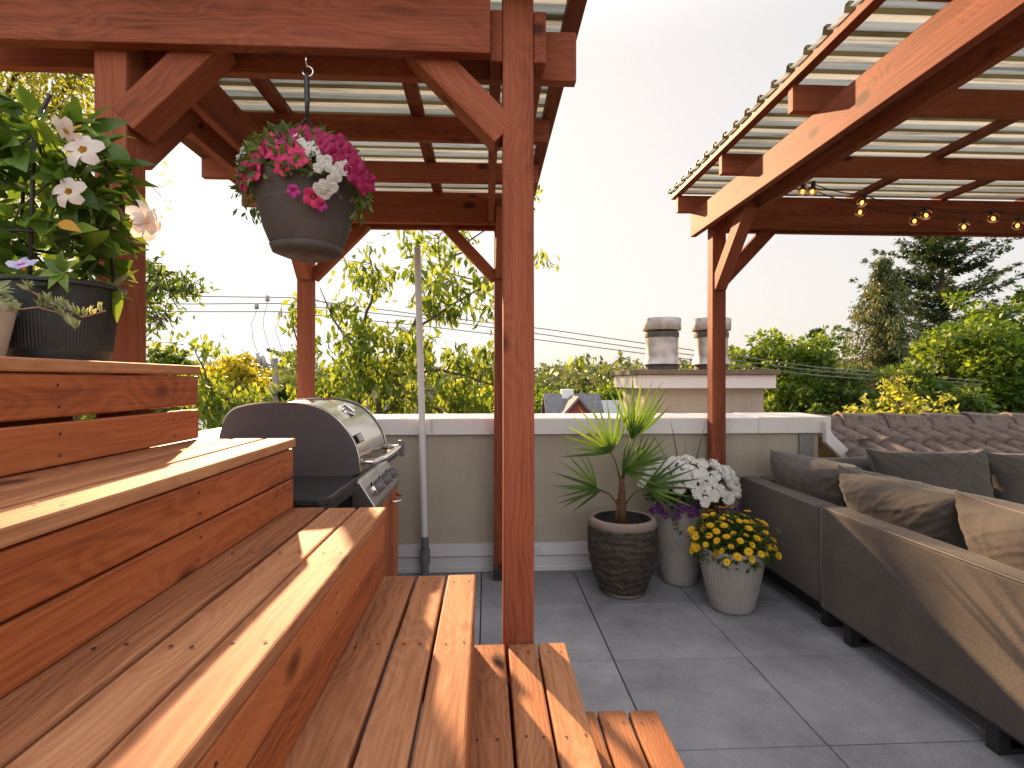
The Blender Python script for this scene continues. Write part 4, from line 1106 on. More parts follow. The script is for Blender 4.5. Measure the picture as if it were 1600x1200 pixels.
# ---- black pot with trumpet vine on the top bench
def vine():
    c = Vector((-1.083, 1.40, 1.319))
    p = empty('flower_pot', c, 'large black ribbed plastic pot with a wide lip on the top bench', 'pot')
    prof = [(0, 0), (.108, 0), (.112, .012), (.114, .030), (.113, .034), (.128, .165), (.130, .17), (.132, .185), (.145, .187), (.146, .196), (.138, .199), (.132, .196), (.130, .18), (0, .178)]
    MB().lathe(prof, c, 220, rib=(.0030, 4, 5)).build('pot_body', M_BLACK, p, smooth=True, angle=50)
    t = empty('plant_trellis', c+Vector((0, 0, .17)), 'black plastic ring and stake trellis standing in the black ribbed pot', 'trellis')
    for a in (R(-75), R(45), R(165)):
        b0 = c+Vector((.12*math.cos(a), .12*math.sin(a), .17)); MB().tube([b0, b0.lerp(c+Vector((.10*math.cos(a), .10*math.sin(a), .56)), 1), c+Vector((.03*math.cos(a), .03*math.sin(a), .66))], .0045, 8).build('stake', M_BLACK, t, smooth=True)
    for z in (.30,):
        MB().tube([c+Vector((.126*math.cos(k*math.pi/16), .126*math.sin(k*math.pi/16), z)) for k in range(33)], .0040, 6).build('ring', M_BLACK, t, smooth=True)
    q = empty('trumpet_vine', c+Vector((0, 0, .17)), 'leafy green vine with white trumpet flowers climbing from the black pot', 'plant')
    n = 330; z = rng.uniform(.16, .60, n); z = np.where(rng.random(n) < .25, rng.uniform(.28, .55, n), z)
    a = rng.uniform(0, 6.28, n); rr = rng.uniform(.03, 1, n)**.55*np.interp(z, [.16, .3, .45, .58, .66], [.12, .14, .15, .12, .05])
    P = np.stack([c.x+rr*np.cos(a)-.01, c.y+rr*np.sin(a), c.z+z], 1)
    D = norm(np.stack([np.cos(a), np.sin(a), rng.normal(size=n)*.45+.05], 1)+rng.normal(size=(n, 3))*.35)
    leaves('foliage', P, D, norm(rng.normal(size=(n, 3))*.45+[0, -.25, 1]), rng.uniform(.075, .12, n), rng.uniform(.036, .056, n), L_MAND, q, seg=6, droop=rng.uniform(.05, .45, n), fold=.16)
    st = MB()
    for k in range(9):
        a0 = random.random()*6.28; pts = []
        for i in range(8):
            f = i/7; aa = a0+f*3.2; pts.append(c+Vector(((.05+.06*math.sin(f*3))*math.cos(aa), (.05+.06*math.sin(f*3))*math.sin(aa), .18+.4*f)))
        st.tube(pts, [.003]*7+[.0015], 5)
    # one pale looping stem at the front
    st.tube([at(92, 390, 1.28), at(76, 370, 1.27), at(74, 350, 1.26), at(86, 322, 1.28)], .0028, 6)
    st.build('stems', M_STEM, q, smooth=True)
    for (x, y, d, s) in ((108, 300, (.05, -1, .15), .62), (130, 235, (.1, -1, .3), .72), (224, 340, (1, -.35, .1), .66), (228, 352, (1, -.4, -.35), .62), (105, 205, (-.3, -.6, -.6), .6)):
        v = at(x, y, 1.25); put(F_MAND, 'trumpet_flower', v, d, s, q)
    P = np.array([tuple(at(100, 425, 1.22))]*6); aa = np.array([3.3, 2.4, 1.5, .6, -1.2, -2.2])
    leaves('front_sprig', P, np.stack([np.cos(aa), -.5+0*aa, np.sin(aa)], 1), np.array([[0, -1, .35]]*6), .05, .024, L_MAND, q, seg=6, droop=.25, fold=.2)
    yl = leaves('yellowed_leaf', np.array([tuple(at(92, 348, 1.24))]), np.array([[1, -.2, -.3]]), np.array([[0, -1, .6]]), .055, .028, leafmat('yellowed', (.4, .18, .02), (.5, .25, .03), (.6, .3, .04), .3), q, seg=6, droop=.2)
vine()

def white_planter():
    c = Vector((-1.12, 1.16, 1.319))
    p = empty('flower_pot', c, 'plain cream pot at the left edge of the photo, on the top bench', 'pot')
    MB().lathe([(0, 0), (.088, 0), (.092, .004), (.113, .118), (.109, .121), (.105, .112), (0, .108)], c, 48).build('pot_body', M_CREAM, p, smooth=True, angle=50)
    q = empty('variegated_plant', c+Vector((0, 0, .11)), 'pale variegated trailing plant with lavender bloom in the cream pot', 'plant')
    cen = np.array(c)+[.03, -.02, .115]
    n = 520; d = dome_pts(n, cen, 1, -.2); P = cen+d*(rng.uniform(.1, 1, n)**.6)[:, None]*np.array([.10, .09, .065])
    leaves('foliage', P, norm(d+rng.normal(size=(n, 3))*.6+[.2, 0, 0]), rdir(n)+[0, 0, .6], rng.uniform(.014, .034, n), rng.uniform(.006, .012, n), L_VAR, q, seg=3, droop=.3)
    st = MB(); P = []; D = []
    for path in ([(10, 486), (60, 480), (96, 490), (112, 505), (118, 516)], [(60, 470), (100, 480), (130, 496), (164, 486)], [(40, 450), (75, 470), (85, 478)]):
        pts = [at(x, y, 1.10) for x, y in path]; st.tube(pts, .0016, 5)
        for a, b in zip(pts[:-1], pts[1:]):
            for k in range(3):
                v = a.lerp(b, random.random()); dd = (random.uniform(-.5, .7), -.3, random.uniform(.2, 1))
                for j in range(4): P.append(tuple(v)); D.append((dd[0]+random.uniform(-.5, .5), dd[1], dd[2]+random.uniform(-.3, .3)))
    leaves('runner_leaves', np.array(P), np.array(D), rdir(len(P)), .022, .008, L_VAR, q, seg=3, droop=.2)
    st.build('runners', simple('reddish_stem', (.28, .13, .08), .6), q, smooth=True)
    for (x, y) in ((34, 412),): put(F_LAV, 'pansy', at(x, y, 1.10), (.1, -.6, .9), .75, q)
white_planter()

# =================================================================== BEYOND THE PARAPET
# chimney with two flues
def chimney():
    e = empty('chimney', (2.5, 6.4, -1), 'square taupe stucco chimney stack with pale band and dark metal top beyond the parapet', 'chimney')
    x0, x1, y0, y1 = 1.795, 3.185, 6.0, 6.95
    MB().box(((x0+x1)/2, (y0+y1)/2, -4.0), (x1-x0, y1-y0, 10.38)).build('stack', M_STUCCO, e)
    MB().box(((x0+x1)/2, (y0+y1)/2, 1.265), (x1-x0+.19, y1-y0+.19, .15)).build('band', M_WHITE, e, bevel=.004)
    M_TOP = simple('oxidised_metal_top', (.17, .12, .085), .7, var=.25, scale=6, dirt=((.08, .06, .045), 9, .55))
    MB().box(((x0+x1)/2, (y0+y1)/2, 1.372), (x1-x0+.26, y1-y0+.26, .056)).build('cap_slab', M_TOP, e, bevel=.004)
    M_FL = simple('weathered_galvanised', (.42, .38, .36), .5, .55, var=.35, scale=7, dirt=((.17, .08, .05), 4.5, .57))
    M_DK = simple('dark_flue', (.10, .085, .08), .6, .4, var=.3, scale=8)
    for k, (x, lab) in enumerate(((2.135, 'round galvanised flue with flat cap, left of the pair on the stucco chimney'), (2.75, 'round galvanised flue with flat cap, half behind the right pergola post'))):
        f = empty('chimney_flue', (x, 6.42, 1.40), lab, 'flue', 'metal flues on the chimney')
        cc = (x, 6.42, 0)
        MB().lathe([(.195, 1.40), (.195, 1.50)], cc, 36).build('flue_base', M_DK, f, smooth=True)
        MB().lathe([(.232, 1.475), (.225, 1.48), (.197, 1.56), (.193, 1.58), (.193, 1.80), (.198, 1.805), (.198, 1.86), (.18, 1.86)], cc, 36).build('flue_pipe', M_FL, f, smooth=True, angle=40)
        MB().lathe([(.200, 1.80), (.203, 1.815), (.203, 1.865), (.17, 1.868), (.17, 1.8)], cc, 36).build('flue_collar', M_DK, f, smooth=True, angle=40)
        for a in range(6):
            aa = a*math.pi/3+.3; MB().tube([(x+.185*math.cos(aa), 6.42+.185*math.sin(aa), 1.85), (x+.185*math.cos(aa), 6.42+.185*math.sin(aa), 1.91)], .006, 5).build('cap_strut', M_DK, f)
        MB().lathe([(0, 1.90), (.20, 1.892), (.222, 1.885), (.226, 1.89), (.228, 2.02), (.222, 2.03), (.10, 2.05), (0, 2.055)], cc, 40).build('flue_cap', M_FL, f, smooth=True, angle=40)
chimney()

# terrain
def terrain():
    def h(x, y):
        r = math.hypot(x, y); t = max(0, min(1, (r-70)/330)); t = t*t*(3-2*t)
        return -9+t*11+math.sin(x*.013)*1.5*t+math.sin(x*.031+2)*.8*t
    vs = []; fs = []; nx, ny = 60, 60
    for i in range(nx+1):
        for j in range(ny+1):
            x = -1500+3000*i/nx; y = -600+2600*(j/ny)**1.3; vs.append((x, y, h(x, y)))
    for i in range(nx):
        for j in range(ny): a = i*(ny+1)+j; fs.append((a, a+ny+1, a+ny+2, a+1))
    mb = MB(); mb.add(vs, fs)
    m = simple('grassy_ground', (.06, .085, .03), .95, var=.35, scale=.08, dirt=((.09, .085, .06), .05, .55))
    o = mb.build('ground', m, smooth=True); tag(o, kind='structure'); return h
H = terrain()

T_MID = leafmat('midgreen_crown', (.035, .066, .010), (.09, .155, .018), (.23, .30, .03), .45, nscale=.35)
T_DK = leafmat('deepgreen_crown', (.028, .052, .012), (.06, .105, .018), (.13, .19, .03), .4, nscale=.3)
T_YEL = leafmat('yellow_crown', (.13, .13, .012), (.30, .27, .02), (.48, .42, .04), .5, nscale=.5)
T_CED = leafmat('cedar_crown', (.04, .055, .02), (.085, .105, .032), (.17, .19, .055), .3, nscale=.5)
T_FIR = leafmat('fir_crown', (.022, .045, .018), (.045, .080, .028), (.09, .13, .045), .25, nscale=.6)
T_FAR = leafmat('far_crown', (.045, .066, .03), (.085, .115, .04), (.16, .19, .06), .35, nscale=.05)
T_CHER = leafmat('cherry_leaf', (.06, .10, .018), (.14, .20, .03), (.26, .30, .05), .55, nscale=.8)
T_LIME = leafmat('lime_leaf', (.14, .17, .02), (.28, .30, .035), (.44, .42, .05), .5, nscale=1.5)
M_BARK = simple('grey_brown_bark', (.075, .058, .042), .9, var=.35, scale=8, bump=.6, bscale=25)

def crown(cen, rad, nc, m, leaf, seedd, flat=0.0, shell=.75):
    "clumps of leaves spread through a lumpy crown volume"
    g = np.random.default_rng(seedd)
    d = norm(g.normal(size=(nc, 3))); lump = 1+.22*np.sin(d[:, 0]*4+seedd)*np.cos(d[:, 1]*3.3+d[:, 2]*4)+.12*g.normal(size=nc)
    rr = g.uniform(shell**3, 1, nc)**(1/3)*lump
    C = d*rr[:, None]*np.array(rad); C[:, 2] *= np.where(C[:, 2] < 0, .8, 1.0)
    cs = g.uniform(.10, .24, nc)*min(rad)
    P = []; D = []; N = []
    for k in range(nc):
        q = norm(g.normal(size=(m, 3)))*(g.random((m, 1))**.4)*cs[k]*np.array([1.2, 1.2, .75])
        P.append(C[k]+q); D.append(norm(norm(q)+d[k]*.5+g.normal(size=(m, 3))*.4+[0, 0, -.25])); N.append(norm(norm(q)*.6+d[k]*.6+g.normal(size=(m, 3))*.5+[0, 0, .5]))
    P = np.concatenate(P)+np.array(cen); n = len(P)
    s = leaf*g.uniform(.6, 1.35, n)
    return P, np.concatenate(D), np.concatenate(N), s, C+np.array(cen)

def tree(name, base, top, rx, crown_h, matl, leaf, nc, m, seed, label, group=None, cat='tree', shell=.6):
    b = Vector(base); e = empty(name, b, label, cat, group)
    cz = top-crown_h/2; cen = (b.x, b.y, cz)
    P, D, N, s, C = crown(cen, (rx, rx, crown_h/2), nc, m, leaf, seed, shell=shell)
    leaves('crown', P, D, N, s, s*.7, matl, e)
    mb = MB(); hh = cz-crown_h*.15
    r0 = max(.12, crown_h*.035)
    mb.tube([b-Vector((0, 0, .3)), b.lerp(Vector((b.x+.2, b.y, hh)), .5), Vector((b.x, b.y, hh))], [r0*1.2, r0*.9, r0*.6], 8)
    idx = np.random.default_rng(seed).choice(len(C), min(14, len(C)), replace=False)
    for i in idx:
        c = Vector(C[i]); st = Vector((b.x, b.y, hh-random.uniform(0, crown_h*.25))); mid = st.lerp(c, .5)+Vector((0, 0, crown_h*.03))
        mb.tube([st, mid, c], [r0*.45, r0*.25, r0*.08], 5)
    mb.build('trunk', M_BARK, e, smooth=True)
    return e

def px_tree(name, px, pytop, Y, wpx, hpx, matl, leaf, nc, m, seed, label, group=None, shell=.6):
    v = at(px, pytop, Y); s = Y/835
    return tree(name, (v.x, v.y, H(v.x, v.y)), v.z, wpx*s/2, hpx*s, matl, leaf, nc, m, seed, label, group, shell=shell)

# right side broadleaf trees
px_tree('broadleaf_tree', 1545, 488, 27, 240, 260, T_MID, .30, 260, 90, 5, 'big bright green maple crown filling the right edge behind the tiled roof')
px_tree('broadleaf_tree', 1640, 470, 31, 220, 280, T_MID, .32, 200, 80, 6, 'green maple at the right edge, standing behind the big bright one')
px_tree('broadleaf_tree', 1235, 522, 34, 180, 220, T_MID, .30, 230, 80, 8, 'rounded green tree just right of the chimney')
px_tree('broadleaf_tree', 1180, 548, 52, 120, 140, T_DK, .42, 110, 60, 9, 'dark green tree half hidden behind the right flue')
px_tree('broadleaf_tree', 1310, 575, 30, 140, 200, T_DK, .28, 160, 70, 10, 'dark bushy tree at the foot of the tall conifers')
px_tree('broadleaf_tree', 1430, 590, 23, 160, 180, T_DK, .25, 150, 70, 12, 'low dark green tree below the fir, behind the pale sapling tips')

def conifer(name, px, pytop, Y, wpx, label, matl, kind, seed):
    g = np.random.default_rng(seed); v = at(px, pytop, Y); base = Vector((v.x, v.y, H(v.x, v.y))); Ht = v.z-base.z; s = Y/835; Rm = wpx*s/2
    e = empty(name, base, label, 'tree'); mb = MB(); mb.tube([base, base+Vector((0, 0, Ht*.5)), base+Vector((0, 0, Ht))], [Ht*.02, Ht*.012, .03], 8)
    P = []; D = []; N = []; S = []
    nb = 150 if kind == 'fir' else 250
    for k in range(nb):
        f = (k/nb); z = Ht*(.28+.70*f) if kind == 'fir' else Ht*(.10+.89*f**.85)
        ff = max(0, 1-(z/Ht-.1)/.9)
        if kind == 'fir': Lb = Rm*min(1.0, (ff*2.2)**.75+.03)*g.uniform(.35, 1.2)
        else: Lb = Rm*(ff**.8)*g.uniform(.35, 1.25)+.15
        a = g.uniform(0, 6.283); dr = np.array([math.cos(a), math.sin(a), 0]); st = np.array([base.x, base.y, base.z+z])
        up = (g.uniform(.05, .45) if f > .35 else g.uniform(-.15, .15)) if kind == 'fir' else g.uniform(-.1, .15)
        nseg = 9; pts = []
        for i in range(nseg+1):
            t = i/nseg
            zz = Lb*(up*t+(.12*t*t if kind == 'fir' else -.42*t*t+.18*t))
            pts.append(st+dr*Lb*t+[0, 0, zz])
        mb.tube([tuple(p) for p in pts[::3]], [.05*Lb/Rm+.015, .04*Lb/Rm+.01, .02, .01], 4, cap=False)
        sd = np.array([-dr[1], dr[0], 0])
        for i in range(1 if kind != 'fir' else 2, nseg+1):
            t = i/nseg; wd = (Lb*.13+.1 if kind == 'fir' else Lb*.30)*math.sin(math.pi*min(1, t*.85+.1)); m = 42 if kind == 'fir' else 15
            o = g.uniform(-1, 1, m)
            jit = g.normal(size=(m, 3))*[.10, .10, .09]
            q = pts[i]+sd*o[:, None]*wd+dr*(-abs(o)[:, None]*wd*.5)+jit
            if kind != 'fir': q[:, 2] -= abs(g.normal(size=m))*.28
            P.append(q); dd = sd*np.sign(o)[:, None]*.8+dr*.6+g.normal(size=(m, 3))*.35
            if kind != 'fir': dd = dd*.6+[0, 0, -.9]
            D.append(dd); N.append(np.tile([0, 0, 1.0], (m, 1))+g.normal(size=(m, 3))*.5)
            S.append(g.uniform(.20, .40, m) if kind == 'fir' else g.uniform(.18, .36, m))
    P = np.concatenate(P); D = np.concatenate(D); N = np.concatenate(N); S = np.concatenate(S)
    leaves('crown', P, norm(D), norm(N), S, S*(.36 if kind == 'fir' else .32), matl, e)
    mb.build('trunk', M_BARK, e, smooth=True)
conifer('fir_tree', 1472, 318, 36, 265, 'tall open fir with upswept branches rising to the right pergola beam', T_FIR, 'fir', 21)
conifer('cedar_tree', 1383, 396, 34, 310, 'tall drooping cedar standing just left of the fir', T_CED, 'cedar', 22)
conifer('fir_tree', 1276, 512, 60, 70, 'small dark conifer tip between the chimney tree and the cedar', T_FIR, 'fir', 23)

# ---- fine-leaved near trees built on traced limbs with real spread
def limb_tree(name, label, base, limbs, spots, Y, matl, Lf, Wf, per, seed, spread=.22, depth=1.2, droop=.35, hang=.5, cat='tree', lr=.05):
    g = np.random.default_rng(seed)
    e = empty(name, base, label, cat); mb = MB(); joints = []
    for (pts, r0, r1) in limbs:
        o = g.uniform(-depth, depth)*.35; n = len(pts)
        q = [at(x, y, Y+o*(i/(n-1))) for i, (x, y) in enumerate(pts)]
        fine = []
        for a, b in zip(q[:-1], q[1:]):
            for k in range(4): fine.append(a.lerp(b, k/4)+Vector(g.normal(size=3)*r0*.35))
        fine.append(q[-1])
        mb.tube(fine, r0, 7, r2=r1); joints += fine
    J = np.array([tuple(v) for v in joints])
    P = []; D = []; N = []
    for (x, y, rx, ry, k) in spots:
        for _ in range(k):
            yy = Y+g.normal()*depth*.45
            u, v = g.normal(size=2)*.5; c = np.array(tuple(at(x+u*rx, y+v*ry, Y))); c = c*np.array([1, 1, 1]); c[1] = yy
            j = J[np.argmin(((J-c)**2).sum(1))]
            tw = [j, (j+c)/2+g.normal(size=3)*.05+[0, 0, .05], c]
            mb.tube([tuple(t) for t in tw], [lr*.16, lr*.11, lr*.06], 4, cap=False)
            m = per; t = g.random(m)
            q = tw[1]*(1-t)[:, None]+c*t[:, None]+g.normal(size=(m, 3))*spread*np.array([1, 1, .7])
            dd = g.normal(size=(m, 3))*.45+[0, 0, -hang]; P.append(q); D.append(dd); N.append(g.normal(size=(m, 3))+[0, -.3, .3])
    P = np.concatenate(P); n = len(P)
    leaves('leaves', P, norm(np.concatenate(D)), norm(np.concatenate(N)), Lf*g.uniform(.6, 1.25, n), Wf*g.uniform(.7, 1.2, n), matl, e, seg=2, droop=droop, fold=.2)
    mb.build('branches', M_BARK, e, smooth=True)
Yc = 10.5; vb = at(575, 900, Yc)
limbs = [([(572, 1150), (578, 800), (585, 660), (605, 590), (640, 520), (690, 425), (728, 380)], .085, .018), ([(578, 800), (563, 645), (563, 560), (570, 500), (585, 450), (577, 398)], .06, .010),
         ([(585, 660), (640, 608), (700, 612)], .045, .012), ([(605, 590), (690, 577), (770, 600), (800, 606)], .035, .010), ([(640, 520), (700, 480), (760, 445), (845, 410)], .03, .008),
         ([(690, 425), (740, 437), (768, 430)], .018, .007), ([(563, 560), (520, 500), (500, 450)], .028, .008), ([(690, 425), (684, 385), (690, 360)], .016, .006), ([(728, 380), (800, 330), (838, 288)], .016, .006), ([(578, 800), (500, 640), (470, 560), (452, 480)], .04, .01), ([(605, 590), (700, 650), (780, 640), (870, 590), (905, 572)], .03, .004)]
spots = [(640, 375, 16, 34, 5), (600, 410, 26, 30, 5), (560, 420, 14, 16, 2), (552, 440, 20, 10, 3), (525, 480, 24, 34, 6), (595, 450, 22, 26, 6), (643, 420, 18, 40, 6), (690, 390, 30, 24, 6), (725, 375, 30, 20, 4),
         (690, 440, 30, 20, 5), (720, 455, 40, 24, 9), (755, 430, 24, 20, 5), (670, 480, 40, 26, 9), (700, 485, 50, 20, 8), (560, 500, 30, 30, 8), (590, 530, 46, 36, 18), (555, 560, 46, 36, 18), (640, 545, 50, 30, 14), (700, 545, 60, 26, 14), (745, 560, 40, 30, 10), (620, 590, 90, 30, 26), (720, 600, 80, 30, 22), (540, 610, 50, 40, 20),
         (600, 630, 70, 30, 16), (690, 640, 120, 24, 26), (458, 500, 20, 36, 7), (470, 560, 22, 44, 10), (478, 615, 20, 34, 9), (745, 640, 50, 30, 14), (842, 408, 10, 12, 2), (838, 285, 8, 12, 2), (905, 568, 8, 6, 2), (785, 520, 30, 60, 8), (790, 620, 40, 40, 12)]
limb_tree('cherry_tree', 'thin leafy cherry with hanging leaves between the left pergola posts', (vb.x, vb.y, -9), limbs, spots, Yc, T_CHER, .22, .095, 11, 31, spread=.12, depth=1.6, hang=.9)
# left leafy trees behind the benches
Yl = 5.2
limb_tree('leafy_tree', 'tree with fine yellow green leaves at the top left corner, above the black pot', (-6.2, 6.4, -9), [([(-220, 900), (-160, 500), (-60, 300), (60, 180), (140, 100)], .07, .01), ([(-160, 500), (-40, 420), (60, 360), (120, 330)], .04, .008), ([(-60, 300), (30, 110), (90, 40)], .03, .006), ([(-160, 500), (0, 560), (40, 540)], .03, .006)],
          [(20, 90, 60, 50, 40), (70, 130, 50, 50, 34), (20, 200, 50, 50, 34), (100, 210, 30, 30, 12), (90, 100, 40, 40, 20), (0, 300, 60, 60, 24), (20, 400, 40, 60, 16), (60, 20, 80, 50, 30), (130, 235, 24, 30, 7), (10, 520, 60, 50, 14), (40, 260, 60, 40, 16)], Yl, T_LIME, .085, .026, 30, 41, spread=.16, depth=1.4, hang=.4)
limb_tree('leafy_tree', 'dark green leafy branch reaching out to the right of the left pergola post', (-5.0, 6.0, -9), [([(60, 900), (120, 600), (200, 480), (250, 450), (300, 460)], .05, .005), ([(200, 480), (240, 430), (280, 425)], .02, .004), ([(200, 480), (250, 500), (262, 515)], .02, .004)],
          [(245, 420, 16, 16, 7), (275, 445, 22, 14, 9), (240, 465, 18, 24, 9), (255, 490, 20, 18, 7), (215, 440, 20, 40, 9), (295, 452, 10, 8, 3), (240, 515, 12, 14, 3)], 5.0, T_MID, .075, .034, 13, 42, spread=.075, depth=.5, hang=.5)
limb_tree('leafy_tree', 'low drooping green tree right of the bench end, below the yellow tree', (-4.1, 8.4, -9), [([(350, 1100), (345, 800), (350, 700), (345, 640), (310, 560)], .07, .01), ([(350, 700), (390, 640), (420, 620)], .03, .006), ([(345, 640), (370, 600), (372, 590)], .02, .006)],
          [(308, 540, 10, 14, 4), (335, 615, 30, 14, 10), (375, 628, 26, 14, 8), (350, 650, 44, 20, 20), (395, 655, 34, 16, 12), (310, 605, 20, 30, 8), (360, 675, 50, 16, 14)], 8.2, T_CHER, .16, .07, 17, 43, spread=.14, depth=1.0, hang=.9)
px_tree('yellow_tree', 368, 556, 30, 110, 120, T_YEL, .22, 150, 70, 51, 'golden yellow tree with rounded crown left of the utility pole')
px_tree('broadleaf_tree', 258, 540, 42, 70, 110, T_MID, .30, 110, 60, 52, 'grey green distant tree just right of the left pergola post')
px_tree('broadleaf_tree', 470, 590, 26, 110, 130, T_DK, .24, 120, 60, 53, 'dark green tree behind the barbecue hood, by the utility pole')
px_tree('broadleaf_tree', 560, 622, 30, 120, 90, T_MID, .25, 100, 60, 54, 'mid green tree behind the cherry, above the barbecue')
px_tree('broadleaf_tree', 700, 612, 34, 150, 110, T_MID, .28, 120, 60, 55, 'mid green tree behind the white pipe')
# sapling tips above the tiled roof
limb_tree('sapling', 'pale yellow green sapling tips rising just above the ridge tiles', (6.0, 7.6, -9), [([(1420, 1500), (1420, 760), (1415, 660), (1403, 600)], .05, .006), ([(1420, 760), (1345, 680), (1338, 640)], .02, .004), ([(1415, 660), (1468, 635)], .012, .004), ([(1415, 660), (1370, 650)], .012, .004)],
          [(1404, 604, 5, 12, 5), (1412, 625, 14, 14, 8), (1430, 642, 30, 10, 10), (1466, 628, 7, 12, 4), (1392, 622, 10, 16, 5), (1342, 642, 14, 8, 6), (1375, 650, 20, 6, 5), (1490, 650, 24, 6, 5), (1440, 650, 30, 5, 6)], 7.6, T_LIME, .10, .045, 11, 61, spread=.05, depth=.5, hang=.3)

# mid-distance trees on the slope: individual crowns, copied from three kinds
protos = []
for k, (mt, lab) in enumerate(((T_MID, ''), (T_FAR, ''), (T_DK, ''))):
    e = empty('broadleaf_tree', (0, 0, 0), '', 'tree')
    P, D, N, s, C = crown((0, 0, 5.2), (4.2, 4.2, 4.0), 130, 80, .40, 70+k)
    leaves('crown', P, D, N, s, s*.7, mt, e)
    MB().tube([(0, 0, -1), (.1, 0, 2), (0, 0, 5)], [.35, .28, .15], 7).build('trunk', M_BARK, e, smooth=True); protos.append(e)
fars = [(855, 612, 62, 1.0, 0), (880, 606, 78, 1.1, 1), (868, 600, 95, 1.2, 2), (905, 604, 85, 1.1, 0), (930, 592, 90, 1.4, 1), (950, 590, 75, 1.2, 1), (915, 590, 120, 1.4, 2), (945, 582, 130, 1.5, 2), (965, 600, 68, 1.1, 0), (985, 590, 100, 1.4, 1), (1010, 585, 120, 1.4, 2), (1075, 575, 110, 1.5, 0), (1100, 580, 90, 1.3, 1), (1150, 565, 80, 1.5, 0), (840, 590, 110, 1.3, 1), (820, 600, 90, 1.2, 0), (1050, 590, 80, 1.2, 2),
        (760, 600, 80, 1.2, 0), (690, 600, 90, 1.3, 2), (640, 598, 100, 1.3, 1), (420, 598, 60, 1.0, 2), (300, 590, 70, 1.2, 1), (200, 590, 80, 1.2, 0), (1210, 570, 70, 1.4, 2), (1340, 580, 62, 1.3, 0), (1500, 600, 60, 1.4, 2)]
labs = ['mid green round tree on the far slope, one of several alike', 'pale olive round tree on the far slope, one of several alike', 'dark green round tree on the far slope, one of several alike']
grp = ['mid green trees on the far slope', 'pale olive trees on the far slope', 'dark green trees on the far slope']
first = [True]*3
for (x, y, Y, sc, k) in fars:
    v = at(x, y, Y); src = protos[k]
    if first[k]: o = src; first[k] = False
    else:
        o = src.copy(); COL.objects.link(o)
        for ch in src.children: d = ch.copy(); COL.objects.link(d); d.parent = o
    o['label'] = labs[k]; o['group'] = grp[k]; o['category'] = 'tree'
    o.location = (v.x, v.y, v.z-9.6*sc); o.scale = (sc, sc, sc); o.rotation_euler = (0, 0, random.random()*6.28)

# far woodland: one mass
def woodland():
    g = np.random.default_rng(5); P = []; D = []; N = []; S = []
    for k in range(520):
        a = g.uniform(-.95, .95)+.04; r = g.uniform(110, 420); x, y = math.sin(a)*r, math.cos(a)*r; z = H(x, y)
        con = g.random() < .22; hgt = g.uniform(9, 14)*(1.15 if con else .85)
        m = 90
        if con:
            t = g.random(m); w_ = (1-t)*2.6; an = g.uniform(0, 6.28, m); q = np.stack([np.cos(an)*w_, np.sin(an)*w_, t*hgt], 1)
        else:
            d = norm(g.normal(size=(m, 3))); q = d*[5, 5, hgt*.42]*(1+.15*g.normal(size=(m, 1)))+[0, 0, hgt*.6]
        P.append(q+[x, y, z]); D.append(g.normal(size=(m, 3))); N.append(g.normal(size=(m, 3))+[0, -.6, .8]); S.append(g.uniform(1.3, 2.6, m)*(.8 if con else 1))
    P = np.concatenate(P); S = np.concatenate(S)
    o = leaves('far_woodland', P, norm(np.concatenate(D)), norm(np.concatenate(N)), S, S*.7, T_FAR)
    tag(o, 'hazy wooded hillside along the horizon', 'woodland', kind='stuff')
woodland()

# houses
M_SHING = simple('grey_shingles', (.14, .135, .15), .9, var=.3, scale=3, bump=.4, bscale=8, dirt=((.09, .09, .085), .8, .55))
M_RED = simple('red_siding', (.24, .045, .035), .7, var=.15, scale=2)
M_TRIMW = simple('white_paint', (.7, .68, .66), .5, var=.05)
M_BRN = simple('brown_shingles', (.12, .085, .07), .9, var=.3, scale=3)
def house(label, cx, cy, zr, wx, dy, rh, wallm, roofm, gable=None, win=None, ch=None):
    base = H(cx, cy); e = empty('house', (cx, cy, base), label, 'house')
    MB().box((cx, cy, (base+zr-rh)/2), (wx-.8, dy-.8, zr-rh-base)).build('wall', wallm, e)
    m = MB(); m.prism([(cy-dy/2, zr-rh-.15), (cy, zr-.0), (cy+dy/2, zr-rh-.15), (cy+dy/2, zr-rh), (cy, zr+.18), (cy-dy/2, zr-rh)], 'x', cx-wx/2, cx+wx/2); m.build('roof', roofm, e)
    for sx in (-1, 1):
        m = MB(); m.prism([(cy-dy/2+.4, zr-rh), (cy, zr-.05), (cy+dy/2-.4, zr-rh)], 'x', cx+sx*(wx/2-.5), cx+sx*(wx/2-.4)); m.build('gable', wallm, e)
    if gable:
        gx, gz, gw, gh = gable; y0 = cy-dy/2+.1; yb = cy
        m = MB(); m.prism([(gx-gw/2, gz-gh), (gx, gz), (gx+gw/2, gz-gh)], 'y', y0, y0+.2); d = m.build('dormer_gable', M_RED, e)
        t = .22
        m = MB(); m.prism([(gx-gw/2-.45, gz-gh-.25), (gx, gz+.22), (gx+gw/2+.45, gz-gh-.25), (gx+gw/2+.25, gz-gh-.35), (gx, gz-.02), (gx-gw/2-.25, gz-gh-.35)], 'y', y0-.4, cy+.2); m.build('dormer_roof', roofm, e)
    if win:
        for (wx_, wz, ww, wh) in win:
            yy = cy-dy/2+.38; f = MB().box((wx_, yy, wz), (ww+.3, .1, wh+.3)).build('window', M_TRIMW, e)
            MB().box((wx_-ww*.26, yy-.06, wz), (ww*.44, .03, wh)).box((wx_+ww*.26, yy-.06, wz), (ww*.44, .03, wh)).build('pane', simple('window_glass', (.25, .33, .42), .1), f)
    if ch:
        MB().box(ch, (1.0, 1.0, 2.0)).build('chimney', M_TRIMW, e, bevel=.05)
    return e
v = at(893, 618, 46); g_ = at(900, 622, 43)
